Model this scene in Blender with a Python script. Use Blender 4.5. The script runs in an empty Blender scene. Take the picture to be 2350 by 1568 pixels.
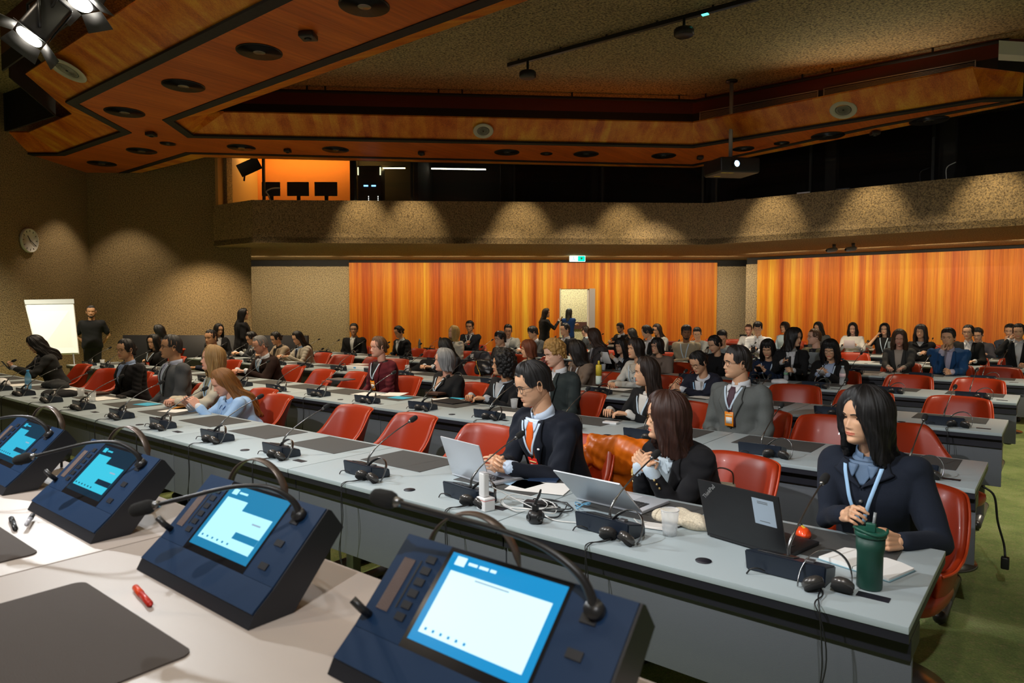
import bpy, bmesh, math, random
import numpy as np
from mathutils import Vector, Matrix, Euler
sc = bpy.context.scene
COL = sc.collection
R_ = math.radians
# ---------------------------------------------------------------- camera, world, exposure
CH, YAW, PIT, FPX = 1.62, R_(38.8), R_(2.70), 1567.0
cd = bpy.data.cameras.new('camera'); cam = bpy.data.objects.new('camera', cd); COL.objects.link(cam)
cam.location = (0, 0, CH); cam.rotation_euler = (math.pi/2-PIT, 0, YAW)
cd.sensor_width = 36; cd.lens = FPX/2350*36; cd.clip_start = 0.05; cd.clip_end = 100
cd.dof.use_dof = True; cd.dof.focus_distance = 5.0; cd.dof.aperture_fstop = 6.3
sc.camera = cam
sc.view_settings.view_transform = 'Standard'; sc.view_settings.look = 'None'
sc.view_settings.gamma = 1; sc.view_settings.use_curve_mapping = False
sc.view_settings.exposure = 0.4
w = bpy.data.worlds.new('world'); sc.world = w; w.use_nodes = True
w.node_tree.nodes['Background'].inputs[0].default_value = (1.0, 0.86, 0.68, 1)
w.node_tree.nodes['Background'].inputs[1].default_value = 0.12

FW = (-math.sin(YAW)*math.cos(PIT), math.cos(YAW)*math.cos(PIT), -math.sin(PIT))
RT = (math.cos(YAW), math.sin(YAW), 0.0)
UP = (-math.sin(YAW)*math.sin(PIT), math.cos(YAW)*math.sin(PIT), math.cos(PIT))
def sight(px, py):
    a = (px-1175)/FPX; b = -(py-784)/FPX
    return [FW[i]+a*RT[i]+b*UP[i] for i in range(3)]
def U(px, py, z):            # measured point of the photo on a horizontal plane
    d = sight(px, py); t = (z-CH)/d[2]; return Vector((d[0]*t, d[1]*t, z))
def V(px, py, Y):            # measured point on a plane Y = const
    d = sight(px, py); t = Y/d[1]; return Vector((d[0]*t, Y, CH+d[2]*t))
def W(depth, lat, z):        # the part of the building turned 40 degrees: depth / sideways
    return Vector((-depth*math.sin(YAW)+lat*math.cos(YAW), depth*math.cos(YAW)+lat*math.sin(YAW), z))
def D(px, py, depth):
    d = sight(px, py); t = depth/math.cos(PIT)/1.0
    k = depth/(d[0]*-math.sin(YAW)+d[1]*math.cos(YAW)); return Vector((d[0]*k, d[1]*k, CH+d[2]*k))
SC = 1.155
ZR = CH+SC*(4.25-CH)        # soffit of the timber ring
ZT = CH+SC*(4.5-CH)
ZC = CH+SC*(5.1-CH)         # concrete ceiling
ZS = CH+SC*(2.81-CH)        # underside of the balcony
ZP = CH+SC*(3.57-CH)        # parapet top

def spot(name, loc, target, energy, size=70, blend=.5, color=(1, .84, .64), radius=.06):
    l = bpy.data.lights.new(name, 'SPOT'); l.energy = energy; l.spot_size = R_(size); l.spot_blend = blend
    l.color = color; l.shadow_soft_size = radius
    o = bpy.data.objects.new(name, l); COL.objects.link(o); o.location = loc
    o.rotation_euler = (Vector(target)-Vector(loc)).to_track_quat('-Z', 'Y').to_euler(); return o
def area(name, loc, target, energy, sx, sy, color=(1, .84, .64), spread=180):
    l = bpy.data.lights.new(name, 'AREA'); l.shape = 'RECTANGLE'; l.size = sx; l.size_y = sy; l.energy = energy
    l.color = color; l.spread = R_(spread)
    o = bpy.data.objects.new(name, l); COL.objects.link(o); o.location = loc
    o.rotation_euler = (Vector(target)-Vector(loc)).to_track_quat('-Z', 'Y').to_euler(); return o
# recessed downlights in the timber ring: measured centres (px, py, radius px, power)
DL = [(836, 12, 58, 1), (595, 118, 51, 1), (421, 196, 46, 1), (286, 257, 42, 1), (325, 346, 32, 1), (234, 375, 30, .6), (385, 329, 17, 0),
      (554, 338, 31, .9), (770, 343, 30, .9), (1163, 349, 29, 1), (1345, 353, 29, 1), (1523, 357, 28, 1), (1706, 341, 24, .8), (1254, 352, 14, 0),
      (1794, 328, 17, 0), (1900, 311, 36, 1), (2132, 276, 40, 1)]
for px, py, r, k in DL:
    if k:
        c = U(px, py, ZR)
        bk = py > 320 or px > 1000
        spot('downlight_and_fill', (c.x, c.y, ZR-.03), (c.x, c.y, 0), (300 if bk else 270)*k, 82 if bk else 104, .45 if bk else .6, (1, .82, .58))
for lat, dep, k in ((-3.1, 13.25, 1), (-2.05, 13.25, 1), (0.2, 13.3, 1.1), (2.35, 13.4, 1.1)):  # extra spots without fittings, added to strengthen the scallops on the parapet
    c = W(dep, lat, ZR-.06); spot('parapet_fill', c, W(14.35, lat, ZS+.2), 100*k, 50, .9, (1, .80, .5), .04)
for x, k in ((-4.55, 1), (-2.75, 1.0), (-.95, 1.1)):  # the same added spots along the right parapet
    spot('parapet_fill', (x, 12.9, ZR-.06), (x, 14.0, ZS+.15), 110*k, 50, .9, (1, .80, .5), .04)
# unseen downlights added for fill over the front half, above and behind the photographer
spot('downlight_and_fill', (1.8, 8.2, ZR+.2), (1.2, 8.4, 0), 700, 80, .6, (1, .88, .68), .08)  # added to brighten the green floor at the right
spot('downlight_and_fill', (1.6, 4.2, ZR+.2), (.9, 4.4, 0), 1000, 85, .6, (1, .86, .66), .08)  # second added spot for the floor beside the near desks
for x, y in ((-.5, 4.6), (2.3, 4.6), (-9, 1.3), (-6, 1.2), (-3, 1.1), (0, 1.1), (-7.5, -1.6), (-4.5, -1.6), (-1.5, -1.6)):
    spot('downlight_and_fill', (x, y, ZR+.2), (x, y, 0), 62 if y < 4 else 190, 112, .6, (1, .84, .64), .08)
# theatre lanterns hung from the ceiling on the left
LAN = [(D(78, 72, 5.6), Vector((-1.4, 1.2, 1.1))), (D(190, -6, 5.9), Vector((-2.0, 2.3, .9)))]
for a, b in LAN:
    spot('lantern_and_fill', a+(b-a).normalized()*.18, b, 210, 70, .5, (.93, .97, 1.0), .05)
spot('lantern_and_fill', (-3.2, -1.6, 4.6), (-3.0, 4.2, .8), 620, 75, .6, (.97, .98, 1.0), .07)  # added key spot behind the camera, no lantern there, brightens the front rows
spot('lantern_and_fill', (0.6, -1.4, 4.6), (-1.2, 4.0, .8), 280, 75, .6, (.97, .98, 1.0), .07)  # second unseen spot added from behind as fill
# wall washers let into the balcony underside
for i in range(-2, 6):
    lat = -3.6+i*1.75
    area('washer_and_fill', W(17.7, lat, ZS-.03), W(19.1, lat, .7), 15.5, 1.4, .1, (1, .80, .52))
for i in range(5):
    x = -5.4+i*1.75
    area('washer_and_fill', (x, 16.8, ZS-.03), (x, 18.2, .7), 15.5, 1.4, .1, (1, .80, .52))
spot('washer_and_fill', W(13.9, -6.75, ZS-.05), W(15.3, -6.9, .9), 150, 95, .8, (1, .78, .5), .08)
spot('washer_and_fill', W(10.6, -8.7, 4.3), W(12.3, -8.6, .8), 620, 62, .9, (1, .93, .72), .06)  # unseen spot added to brighten the flip chart and left wall

# uplights resting on top of the ring light the stone ceiling
for x in (-8, -5, -2, 1, 3.5): area('cove_lamp', (x, 4.9, ZR+.32), (x, 6.6, ZC), 31, 2.2, .1, (1, .93, .66))
for lat in (-5.5, -2.5, .5, 2.4): area('cove_lamp', W(13.6, lat, ZR+.25), W(10.5, lat, ZC), 20, 2.2, .1, (1, .93, .66))
area('cove_lamp', (-2.5, 12.2, ZR+.25), (-1.5, 9.5, ZC), 9, 2.5, .1, (1, .90, .66))
for x in (-7, -3, 1): area('cove_lamp', (x, 3.2, ZR+.32), (x, 1.0, ZC), 33, 2.2, .1, (1, .93, .66))
# ---------------------------------------------------------------- object helpers
def arr(verts, faces, mats=None): return (np.array(verts, float).reshape(-1, 3), [tuple(f) for f in faces], list(mats) if mats is not None else [0]*len(faces))
def join(*parts):
    vs, fs, ms, o = [], [], [], 0
    for v, f, m in parts:
        vs.append(v); fs += [tuple(i+o for i in q) for q in f]; ms += m; o += len(v)
    return (np.concatenate(vs) if vs else np.zeros((0, 3)), fs, ms)
def setm(p, i): return (p[0], p[1], [i]*len(p[1]))
def xf(p, M):
    M = np.array(M); return (p[0]@M[:3, :3].T+M[:3, 3], p[1], p[2])
def mesh(name, p, mats, smooth=True):
    me = bpy.data.meshes.new(name); me.from_pydata([tuple(x) for x in p[0]], [], p[1])
    for m in (mats if isinstance(mats, (list, tuple)) else [mats]): me.materials.append(m)
    if any(p[2]): me.polygons.foreach_set('material_index', p[2])
    if smooth: me.polygons.foreach_set('use_smooth', [True]*len(me.polygons))
    me.update(); return me
def obj(name, p, mats, parent=None, smooth=True, loc=None, rot=None, sharp=None):
    me = p if isinstance(p, bpy.types.Mesh) else mesh(name, p, mats, smooth)
    if sharp is not None: me.set_sharp_from_angle(angle=R_(sharp))
    o = bpy.data.objects.new(name, me); COL.objects.link(o)
    if parent: o.parent = parent
    if loc is not None: o.location = loc
    if rot is not None: o.rotation_euler = rot
    return o
def tag(o, label, cat, group=None):
    o['label'] = label; o['category'] = cat
    if group: o['group'] = group
    return o
def thing(name, label, cat, loc=(0, 0, 0), rz=0, group=None):
    o = bpy.data.objects.new(name, None); COL.objects.link(o); o.empty_display_size = .1
    o.location = loc; o.rotation_euler = (0, 0, rz); return tag(o, label, cat, group)
def struct(name, p, mats, smooth=False, parent=None, loc=None, rot=None):
    o = obj(name, p, mats, parent, smooth, loc, rot)
    if parent is None: o['kind'] = 'structure'
    return o
def dup(root, loc, rz=0, label=None):
    def cp(o, par):
        c = o.copy(); COL.objects.link(c); c.parent = par
        for ch in list(o.children): cp(ch, c)
        return c
    r = cp(root, None); r.location = loc; r.rotation_euler = (0, 0, rz)
    if label: r['label'] = label
    return r
# shapes
def box(x0, x1, y0, y1, z0, z1, m=0):
    v = [(x, y, z) for z in (z0, z1) for y in (y0, y1) for x in (x0, x1)]
    return arr(v, [(0, 2, 3, 1), (4, 5, 7, 6), (0, 1, 5, 4), (2, 6, 7, 3), (0, 4, 6, 2), (1, 3, 7, 5)], [m]*6)
def bbox(x0, x1, y0, y1, z0, z1, b=.004, seg=2, m=0):   # box with rounded edges
    bm = bmesh.new(); bmesh.ops.create_cube(bm, size=1)
    for v in bm.verts: v.co = Vector(((x0+x1)/2+v.co.x*(x1-x0), (y0+y1)/2+v.co.y*(y1-y0), (z0+z1)/2+v.co.z*(z1-z0)))
    bmesh.ops.bevel(bm, geom=bm.edges[:], offset=b, segments=seg, affect='EDGES', profile=.6)
    bm.verts.index_update(); p = arr([v.co[:] for v in bm.verts], [[v.index for v in f.verts] for f in bm.faces]); bm.free()
    return setm(p, m)
def prism(poly, z0, z1, m=0):
    n = len(poly); v = [(p[0], p[1], z0) for p in poly]+[(p[0], p[1], z1) for p in poly]
    return arr(v, [tuple(range(n-1, -1, -1)), tuple(range(n, 2*n))]+[(i, (i+1) % n, n+(i+1) % n, n+i) for i in range(n)], [m]*(n+2))
def rings(rs, closed=True, capa=True, capb=True, m=0):   # loft of equal-length rings
    n = len(rs[0]); v = np.array(rs, float).reshape(-1, 3); f = []
    for i in range(len(rs)-1):
        for j in range(n if closed else n-1):
            a, b = i*n+j, i*n+(j+1) % n; f.append((a, b, b+n, a+n))
    if capa: f.append(tuple(range(n-1, -1, -1)))
    if capb: f.append(tuple((len(rs)-1)*n+i for i in range(n)))
    return arr(v, f, [m]*len(f))
def basis(d):
    d = Vector(d).normalized(); a = Vector((0, 0, 1)) if abs(d.z) < .9 else Vector((1, 0, 0))
    x = a.cross(d).normalized(); return x, d.cross(x)
def tube(path, r, n=8, m=0, cap=True):
    P = [Vector(p) for p in path]; rr = r if hasattr(r, '__len__') else [r]*len(P); rs = []
    x = None
    for i, p in enumerate(P):
        d = (P[min(i+1, len(P)-1)]-P[max(i-1, 0)]).normalized()
        if x is None: x, y = basis(d)
        x = (x-d*x.dot(d)).normalized(); y = d.cross(x)
        rs.append([tuple(p+(x*math.cos(2*math.pi*k/n)+y*math.sin(2*math.pi*k/n))*rr[i]) for k in range(n)])
    return rings(rs, True, cap, cap, m)
def lathe(prof, n=24, m=0, c=(0, 0, 0)):
    rs = [[(c[0]+max(r, 1e-4)*math.cos(2*math.pi*k/n), c[1]+max(r, 1e-4)*math.sin(2*math.pi*k/n), c[2]+z) for k in range(n)] for r, z in prof]
    return rings(rs, True, True, True, m)
def capsule(a, b, ra, rb=None, n=12, m=0):
    rb = ra if rb is None else rb; a, b = Vector(a), Vector(b); d = (b-a); L = d.length
    if L < 1e-5: d = Vector((0, 0, 1))
    d.normalize(); x, y = basis(d); rs = []
    for t in (-88, -60, -30, 0): rs.append((a+d*ra*math.sin(R_(t)), ra*math.cos(R_(t))))
    for t in (0, 30, 60, 88): rs.append((b+d*rb*math.sin(R_(t)), rb*math.cos(R_(t))))
    return rings([[tuple(c+(x*math.cos(2*math.pi*k/n)+y*math.sin(2*math.pi*k/n))*r) for k in range(n)] for c, r in rs], m=m)
def ball(c, r, n=16, m=0, M=None):
    r = r if hasattr(r, '__len__') else (r, r, r); k = n//2+1
    rs = [[(r[0]*math.sin(t)*math.cos(2*math.pi*j/n), r[1]*math.sin(t)*math.sin(2*math.pi*j/n), -r[2]*math.cos(t)) for j in range(n)] for t in np.linspace(.03, math.pi-.03, k)]
    p = rings(rs, m=m)
    if M is not None: p = xf(p, M)
    return (p[0]+np.array(c), p[1], p[2])
def smoothpath(pts, n=6):
    P = [Vector(p) for p in pts]; P = [P[0]*2-P[1]]+P+[P[-1]*2-P[-2]]; out = []
    for i in range(1, len(P)-2):
        for k in range(n):
            t = k/n; a, b, c, d = P[i-1:i+3]
            out.append(.5*((2*b)+(c-a)*t+(2*a-5*b+4*c-d)*t*t+(3*b-a-3*c+d)*t**3))
    return out+[P[-2]]
def remesh(p, vox, smooth=4, fac=.5):
    me = bpy.data.meshes.new('tmp'); me.from_pydata([tuple(x) for x in p[0]], [], p[1]); me.update()
    o = bpy.data.objects.new('tmp', me); COL.objects.link(o)
    m = o.modifiers.new('r', 'REMESH'); m.mode = 'VOXEL'; m.voxel_size = vox
    if smooth:
        s = o.modifiers.new('s', 'SMOOTH'); s.iterations = smooth; s.factor = fac
    dg = bpy.context.evaluated_depsgraph_get(); e = o.evaluated_get(dg).to_mesh()
    n = len(e.vertices); v = np.empty(n*3); e.vertices.foreach_get('co', v); v = v.reshape(-1, 3)
    nr = np.empty(n*3); e.vertices.foreach_get('normal', nr); nr = nr.reshape(-1, 3)
    f = [tuple(q.vertices) for q in e.polygons]
    o.evaluated_get(dg).to_mesh_clear(); bpy.data.objects.remove(o); bpy.data.meshes.remove(me)
    return (v, f, [0]*len(f)), nr

# ---------------------------------------------------------------- materials
MATS = {}
def newmat(name):
    m = bpy.data.materials.new(name); m.use_nodes = True; nt = m.node_tree
    return m, nt, nt.nodes['Principled BSDF']
def rgba(c): return (c[0], c[1], c[2], 1)
def plain(name, c, rough=.5, metal=0, spec=.5, coat=0, emit=None, es=0, trans=0, bump=0, bscale=300, alpha=None):
    if name in MATS: return MATS[name]
    m, nt, b = newmat(name); b.inputs['Base Color'].default_value = rgba(c); b.inputs['Roughness'].default_value = rough
    b.inputs['Metallic'].default_value = metal; b.inputs['Specular IOR Level'].default_value = spec; b.inputs['Coat Weight'].default_value = coat
    if emit: b.inputs['Emission Color'].default_value = rgba(emit); b.inputs['Emission Strength'].default_value = es
    if trans: b.inputs['Transmission Weight'].default_value = trans
    t = nt.nodes.new('ShaderNodeTexCoord'); n = nt.nodes.new('ShaderNodeTexNoise'); n.inputs['Scale'].default_value = bscale
    nt.links.new(t.outputs['Object'], n.inputs['Vector'])
    if bump:
        bu = nt.nodes.new('ShaderNodeBump'); bu.inputs['Strength'].default_value = bump; bu.inputs['Distance'].default_value = .002
        nt.links.new(n.outputs['Fac'], bu.inputs['Height']); nt.links.new(bu.outputs['Normal'], b.inputs['Normal'])
    elif not trans and not emit:      # tiny unevenness of the finish
        mr = nt.nodes.new('ShaderNodeMapRange'); mr.inputs['To Min'].default_value = max(0, rough-.04); mr.inputs['To Max'].default_value = min(1, rough+.04)
        n.inputs['Scale'].default_value = 18; nt.links.new(n.outputs['Fac'], mr.inputs['Value']); nt.links.new(mr.outputs['Result'], b.inputs['Roughness'])
    MATS[name] = m; return m
def ramp(nt, stops):
    r = nt.nodes.new('ShaderNodeValToRGB'); e = r.color_ramp.elements
    e[0].position, e[0].color = stops[0][0], rgba(stops[0][1]); e[1].position, e[1].color = stops[-1][0], rgba(stops[-1][1])
    for p, c in stops[1:-1]:
        k = e.new(p); k.color = rgba(c)
    return r
def coords(nt, scale=(1, 1, 1), rot=(0, 0, 0)):
    t = nt.nodes.new('ShaderNodeTexCoord'); mp = nt.nodes.new('ShaderNodeMapping'); mp.inputs['Scale'].default_value = scale; mp.inputs['Rotation'].default_value = rot
    nt.links.new(t.outputs['Object'], mp.inputs['Vector']); return mp.outputs['Vector']
def noise(nt, vec, scale, detail=4, rough=.6, dist=0):
    n = nt.nodes.new('ShaderNodeTexNoise'); n.inputs['Scale'].default_value = scale; n.inputs['Detail'].default_value = detail
    n.inputs['Roughness'].default_value = rough; n.inputs['Distortion'].default_value = dist; nt.links.new(vec, n.inputs['Vector']); return n.outputs['Fac']
def mixc(nt, fac, a, b, mode='MIX'):
    x = nt.nodes.new('ShaderNodeMix'); x.data_type = 'RGBA'; x.blend_type = mode
    if isinstance(fac, float): x.inputs[0].default_value = fac
    else: nt.links.new(fac, x.inputs[0])
    for i, v in ((6, a), (7, b)):
        if isinstance(v, tuple): x.inputs[i].default_value = rgba(v)
        else: nt.links.new(v, x.inputs[i])
    return x.outputs[2]
def bumpn(nt, b, h, s, d):
    bu = nt.nodes.new('ShaderNodeBump'); bu.inputs['Strength'].default_value = s; bu.inputs['Distance'].default_value = d
    nt.links.new(h, bu.inputs['Height']); nt.links.new(bu.outputs['Normal'], b.inputs['Normal'])
def concrete(name, a, c, sc_=38, speck=(.07, .045, .025), light=(.75, .62, .4)):
    m, nt, b = newmat(name); v = coords(nt)
    n1 = noise(nt, v, 1.1, 3); n2 = noise(nt, v, sc_, 3, .7)
    base = mixc(nt, n1, a, c); r = ramp(nt, [(.36, speck), (.5, (.5, .5, .5)), (.66, (.95, .85, .6))]); nt.links.new(n2, r.inputs[0])
    col = mixc(nt, .75, base, r.outputs[0], 'OVERLAY')
    vo = nt.nodes.new('ShaderNodeTexVoronoi'); vo.inputs['Scale'].default_value = sc_*1.5; nt.links.new(v, vo.inputs['Vector'])
    r2 = ramp(nt, [(.0, (1, 1, 1)), (.13, (1, 1, 1)), (.2, (0, 0, 0))]); nt.links.new(vo.outputs['Distance'], r2.inputs[0])
    r3 = ramp(nt, [(.35, speck), (.6, a), (.85, light)]); nt.links.new(vo.outputs['Color'], r3.inputs[0])
    k = nt.nodes.new('ShaderNodeMath'); k.operation = 'MULTIPLY'; k.inputs[1].default_value = .7; nt.links.new(r2.outputs[0], k.inputs[0])
    col = mixc(nt, k.outputs[0], col, r3.outputs[0]); nt.links.new(col, b.inputs['Base Color'])
    b.inputs['Roughness'].default_value = .9; b.inputs['Specular IOR Level'].default_value = .2
    ad = nt.nodes.new('ShaderNodeMath'); ad.operation = 'ADD'; nt.links.new(n2, ad.inputs[0]); nt.links.new(vo.outputs['Distance'], ad.inputs[1])
    bumpn(nt, b, ad.outputs[0], .5, .012); return m
def wood(name, dark, mid, lite, along='z', plank=3.0, rough=.45, rot=0, gs=1, boards=False):
    m, nt, b = newmat(name)
    s = {'z': (1, 1, .012), 'y': (1, .05, 1), 'x': (.05, 1, 1)}[along]; v = coords(nt, s, (0, 0, rot))
    n1 = noise(nt, v, plank, 2, .55); n2 = noise(nt, v, plank*(9 if not boards else 20)*gs, 5, .75, .2); n3 = noise(nt, v, 60*gs, 2)
    r1 = ramp(nt, [(.34, dark), (.5, mid), (.66, lite)]); nt.links.new(n1, r1.inputs[0])
    r2 = ramp(nt, [(.32, (.38, .3, .28)), (.5, (.62, .6, .58)), (.68, (.85, .85, .8))]); nt.links.new(n2, r2.inputs[0])
    c = mixc(nt, .6 if not boards else .85, r1.outputs[0], r2.outputs[0], 'OVERLAY'); r3 = ramp(nt, [(.3, (.45, .4, .4)), (.6, (.6, .6, .6))]); nt.links.new(n3, r3.inputs[0])
    c = mixc(nt, .4, c, r3.outputs[0], 'OVERLAY')
    if boards:      # separate veneer boards, each with its own tone
        sx = nt.nodes.new('ShaderNodeSeparateXYZ'); nt.links.new(coords(nt), sx.inputs[0]); wn = []
        for k_ in (7.3, 2.3):
            m1 = nt.nodes.new('ShaderNodeMath'); m1.operation = 'MULTIPLY'; m1.inputs[1].default_value = k_; nt.links.new(sx.outputs[0], m1.inputs[0])
            m2 = nt.nodes.new('ShaderNodeMath'); m2.operation = 'FLOOR'; nt.links.new(m1.outputs[0], m2.inputs[0])
            q = nt.nodes.new('ShaderNodeTexWhiteNoise'); q.noise_dimensions = '1D'; nt.links.new(m2.outputs[0], q.inputs['W']); wn.append(q.outputs['Value'])
        ad = nt.nodes.new('ShaderNodeMath'); ad.operation = 'ADD'; nt.links.new(wn[0], ad.inputs[0]); nt.links.new(wn[1], ad.inputs[1])
        mr = nt.nodes.new('ShaderNodeMapRange'); mr.inputs['From Max'].default_value = 2; nt.links.new(ad.outputs[0], mr.inputs['Value'])
        r4 = ramp(nt, [(.2, (.30, .26, .24)), (.5, (.50, .50, .48)), (.85, (.70, .74, .70))]); nt.links.new(mr.outputs['Result'], r4.inputs[0]); c = mixc(nt, .6, c, r4.outputs[0], 'OVERLAY')
    nt.links.new(c, b.inputs['Base Color']); b.inputs['Roughness'].default_value = rough
    b.inputs['Specular IOR Level'].default_value = .35
    return m
M_WALL = concrete('aggregate_wall', (.30, .225, .125), (.235, .175, .10), 44)
M_WALLPALE = concrete('aggregate_wall_pale', (.46, .39, .27), (.38, .32, .22), 40)
M_CEIL = concrete('aggregate_ceiling', (.36, .30, .175), (.27, .22, .125), 30, (.05, .035, .02), (.85, .72, .5))
M_WOODWALL = wood('veneer_wall', (.40, .080, .008), (.58, .18, .014), (.74, .31, .026), 'z', 3.8, boards=True)
M_RING = wood('veneer_soffit', (.40, .082, .012), (.47, .105, .015), (.54, .13, .019), 'y', 2.0, .38, R_(50))
M_RINGS = wood('veneer_slope', (.33, .085, .013), (.44, .135, .02), (.56, .20, .03), 'z', 3.0, .38)
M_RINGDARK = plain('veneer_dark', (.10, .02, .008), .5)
M_BLACK = plain('black_slot', (.006, .006, .008), .7)
m, nt, b = newmat('carpet'); v = coords(nt); n1 = noise(nt, v, 2.2, 5, .75); n2 = noise(nt, v, 90, 2); n3 = noise(nt, v, 26, 4, .8)
r = ramp(nt, [(.3, (.13, .19, .055)), (.5, (.22, .29, .085)), (.7, (.33, .37, .15))]); nt.links.new(n1, r.inputs[0])
r3 = ramp(nt, [(.52, (0, 0, 0)), (.62, (1, 1, 1))]); nt.links.new(n3, r3.inputs[0])
k = nt.nodes.new('ShaderNodeMath'); k.operation = 'MULTIPLY'; k.inputs[1].default_value = .45; nt.links.new(r3.outputs[0], k.inputs[0])
c = mixc(nt, k.outputs[0], r.outputs[0], (.36, .30, .15)); r2 = ramp(nt, [(.3, (.35, .35, .35)), (.7, (.65, .65, .65))]); nt.links.new(n2, r2.inputs[0])
c = mixc(nt, .7, c, r2.outputs[0], 'OVERLAY'); nt.links.new(c, b.inputs['Base Color']); b.inputs['Roughness'].default_value = .95; bumpn(nt, b, n2, .6, .01)
M_CARPET = m
M_TOP = plain('grey_laminate', (.40, .47, .495), .42, bump=.05, bscale=400)
M_EDGE = plain('black_edge', (.012, .012, .02), .5)
M_PANEL = plain('grey_panel', (.105, .115, .13), .55, bump=.4, bscale=500)
M_PAD = plain('writing_mat', (.06, .06, .058), .75, bump=.5, bscale=600)
M_LEG = plain('grey_metal', (.16, .16, .165), .35, .6)
M_CHROME = plain('chrome', (.55, .55, .55), .15, 1)
M_DARKM = plain('dark_chrome', (.2, .2, .2), .25, .9)
M_LEATHER = plain('red_leather', (.35, .029, .005), .40, coat=.06, bump=.12, bscale=260)
M_PIPE = plain('red_piping', (.55, .06, .012), .35)
M_NAVY = plain('navy_plastic', (.013, .020, .034), .38)
M_BLK = plain('black_plastic', (.014, .014, .015), .38)
M_FOAM = plain('foam', (.012, .012, .012), .95, bump=.8, bscale=900)
M_STEEL = plain('steel', (.5, .5, .5), .28, 1)
M_WHITE = plain('white_plastic', (.78, .78, .78), .35)
M_PAPER = plain('paper', (.80, .79, .76), .8)
M_SILVER = plain('silver_metal', (.62, .65, .70), .35, .35)
M_GLASS = plain('clear_glass', (.95, .97, .98), .03, trans=1)
# ================================================================ THE SHELL
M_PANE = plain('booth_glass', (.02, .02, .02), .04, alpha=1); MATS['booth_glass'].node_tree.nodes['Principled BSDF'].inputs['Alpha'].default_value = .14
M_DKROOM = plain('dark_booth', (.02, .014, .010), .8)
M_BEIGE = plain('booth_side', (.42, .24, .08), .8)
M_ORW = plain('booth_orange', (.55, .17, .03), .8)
M_FR = plain('booth_frame', (.035, .035, .03), .5, .3)
struct('floor', box(-20, 10, -8, 22, -.2, 0), M_CARPET)
struct('trim_1', bbox(-9, 3, -5, .93, 0, .36, .01), M_CARPET)          # speakers' platform
struct('ceiling', box(-20, 9, -7, 21, ZC, ZC+.25), M_CEIL)
def fr(depth, lat=0, z=0): return dict(loc=W(depth, lat, z), rot=(0, 0, YAW))
# walls of the part of the hall that is turned forty degrees: local x = sideways, y = depth
K = W(15.36, -9.47, 0)
struct('wall_left', box(-12, .3, 0, .3, 0, ZC), M_WALL, loc=K, rot=(0, 0, YAW-math.pi/2+math.pi))['kind'] = 'structure'
struct('wall_front_left', join(box(-9.47, -6.35, 0, .3, 0, ZC), box(-6.36, -5.85, 0, .012, 0, ZS), prism([(-5.86, .0), (-8.1, 3.95), (-8.4, 3.95), (-6.2, .3)], 0, ZS)), M_WALL, **fr(15.36))
struct('wall_back', join(box(-9.5, 1.36, 0, .3, 0, 2.82), box(2.16, 6.9, 0, .3, 0, 2.82), box(1.36, 2.16, 0, .3, 2.19, 2.82)), M_WALLPALE, **fr(19.2))
struct('trim_2', join(box(-9.5, 6.9, .05, .3, 2.82, ZS)), M_BLACK, **fr(19.2))  # black strip gives the gap above the wall its darkness
xl = V(1738, 640, 18.2).x
struct('wall_back_panelled', join(box(-4.55, 1.36, -.06, 0, 0, ZS-.075), box(2.16, 5.73, -.06, 0, 0, ZS-.075), box(1.36, 2.16, -.06, 0, 2.19, ZS-.075)), M_WOODWALL, **fr(19.2))
struct('wall_right_back', box(-6.62, 6, 18.25, 18.5, 0, 2.82), M_WALLPALE)
struct('trim_3', box(-6.62, 6, 18.3, 18.5, 2.82, ZS), M_BLACK)
struct('wall_right_panelled', box(0, 6-xl, -.06, 0, 0, ZS-.075), M_WOODWALL, loc=(xl, 18.25, 0))
# corridor behind the open door
struct('wall_corridor', box(-2, 6, 0, .2, 0, 2.82), M_WALLPALE, **fr(21.6))
struct('trim_4', box(-2, 6, -.06, 0, 1.0, 1.22), plain('dark_rail', (.05, .012, .008), .5), **fr(21.6))
area('corridor_lamp', W(20.4, 1.8, 2.75), W(21.3, 1.8, 1.0), 60, 1.6, .4, (.95, .95, .70))
dr = struct('door_1', bbox(0, .78, -.025, .025, .02, 2.17, .004), plain('door_orange', (.62, .22, .04), .4), loc=W(19.22, 2.14, 0), rot=(0, 0, YAW+R_(58)))
struct('door_edge', bbox(-.012, .0, -.03, .03, .02, 2.17, .002), M_WHITE, parent=dr)
struct('door_closer', bbox(.06, .3, -.07, -.026, 2.0, 2.07, .004), plain('mauve_grey', (.2, .14, .17), .5), parent=dr)
struct('door_handle', tube([(.70, -.03, 1.05), (.70, -.07, 1.05), (.58, -.07, 1.05)], .010), M_STEEL, parent=dr)
struct('trim_5', join(box(2.16, 2.32, -.10, -.06, 0, 2.2)), plain('door_frame_grey', (.40, .38, .40), .5), **fr(19.2))
struct('trim_6', bbox(1.33, 1.36, -.075, .3, 0, 2.2, .004), plain('door_frame_pale', (.5, .5, .42), .5), **fr(19.2))

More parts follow.
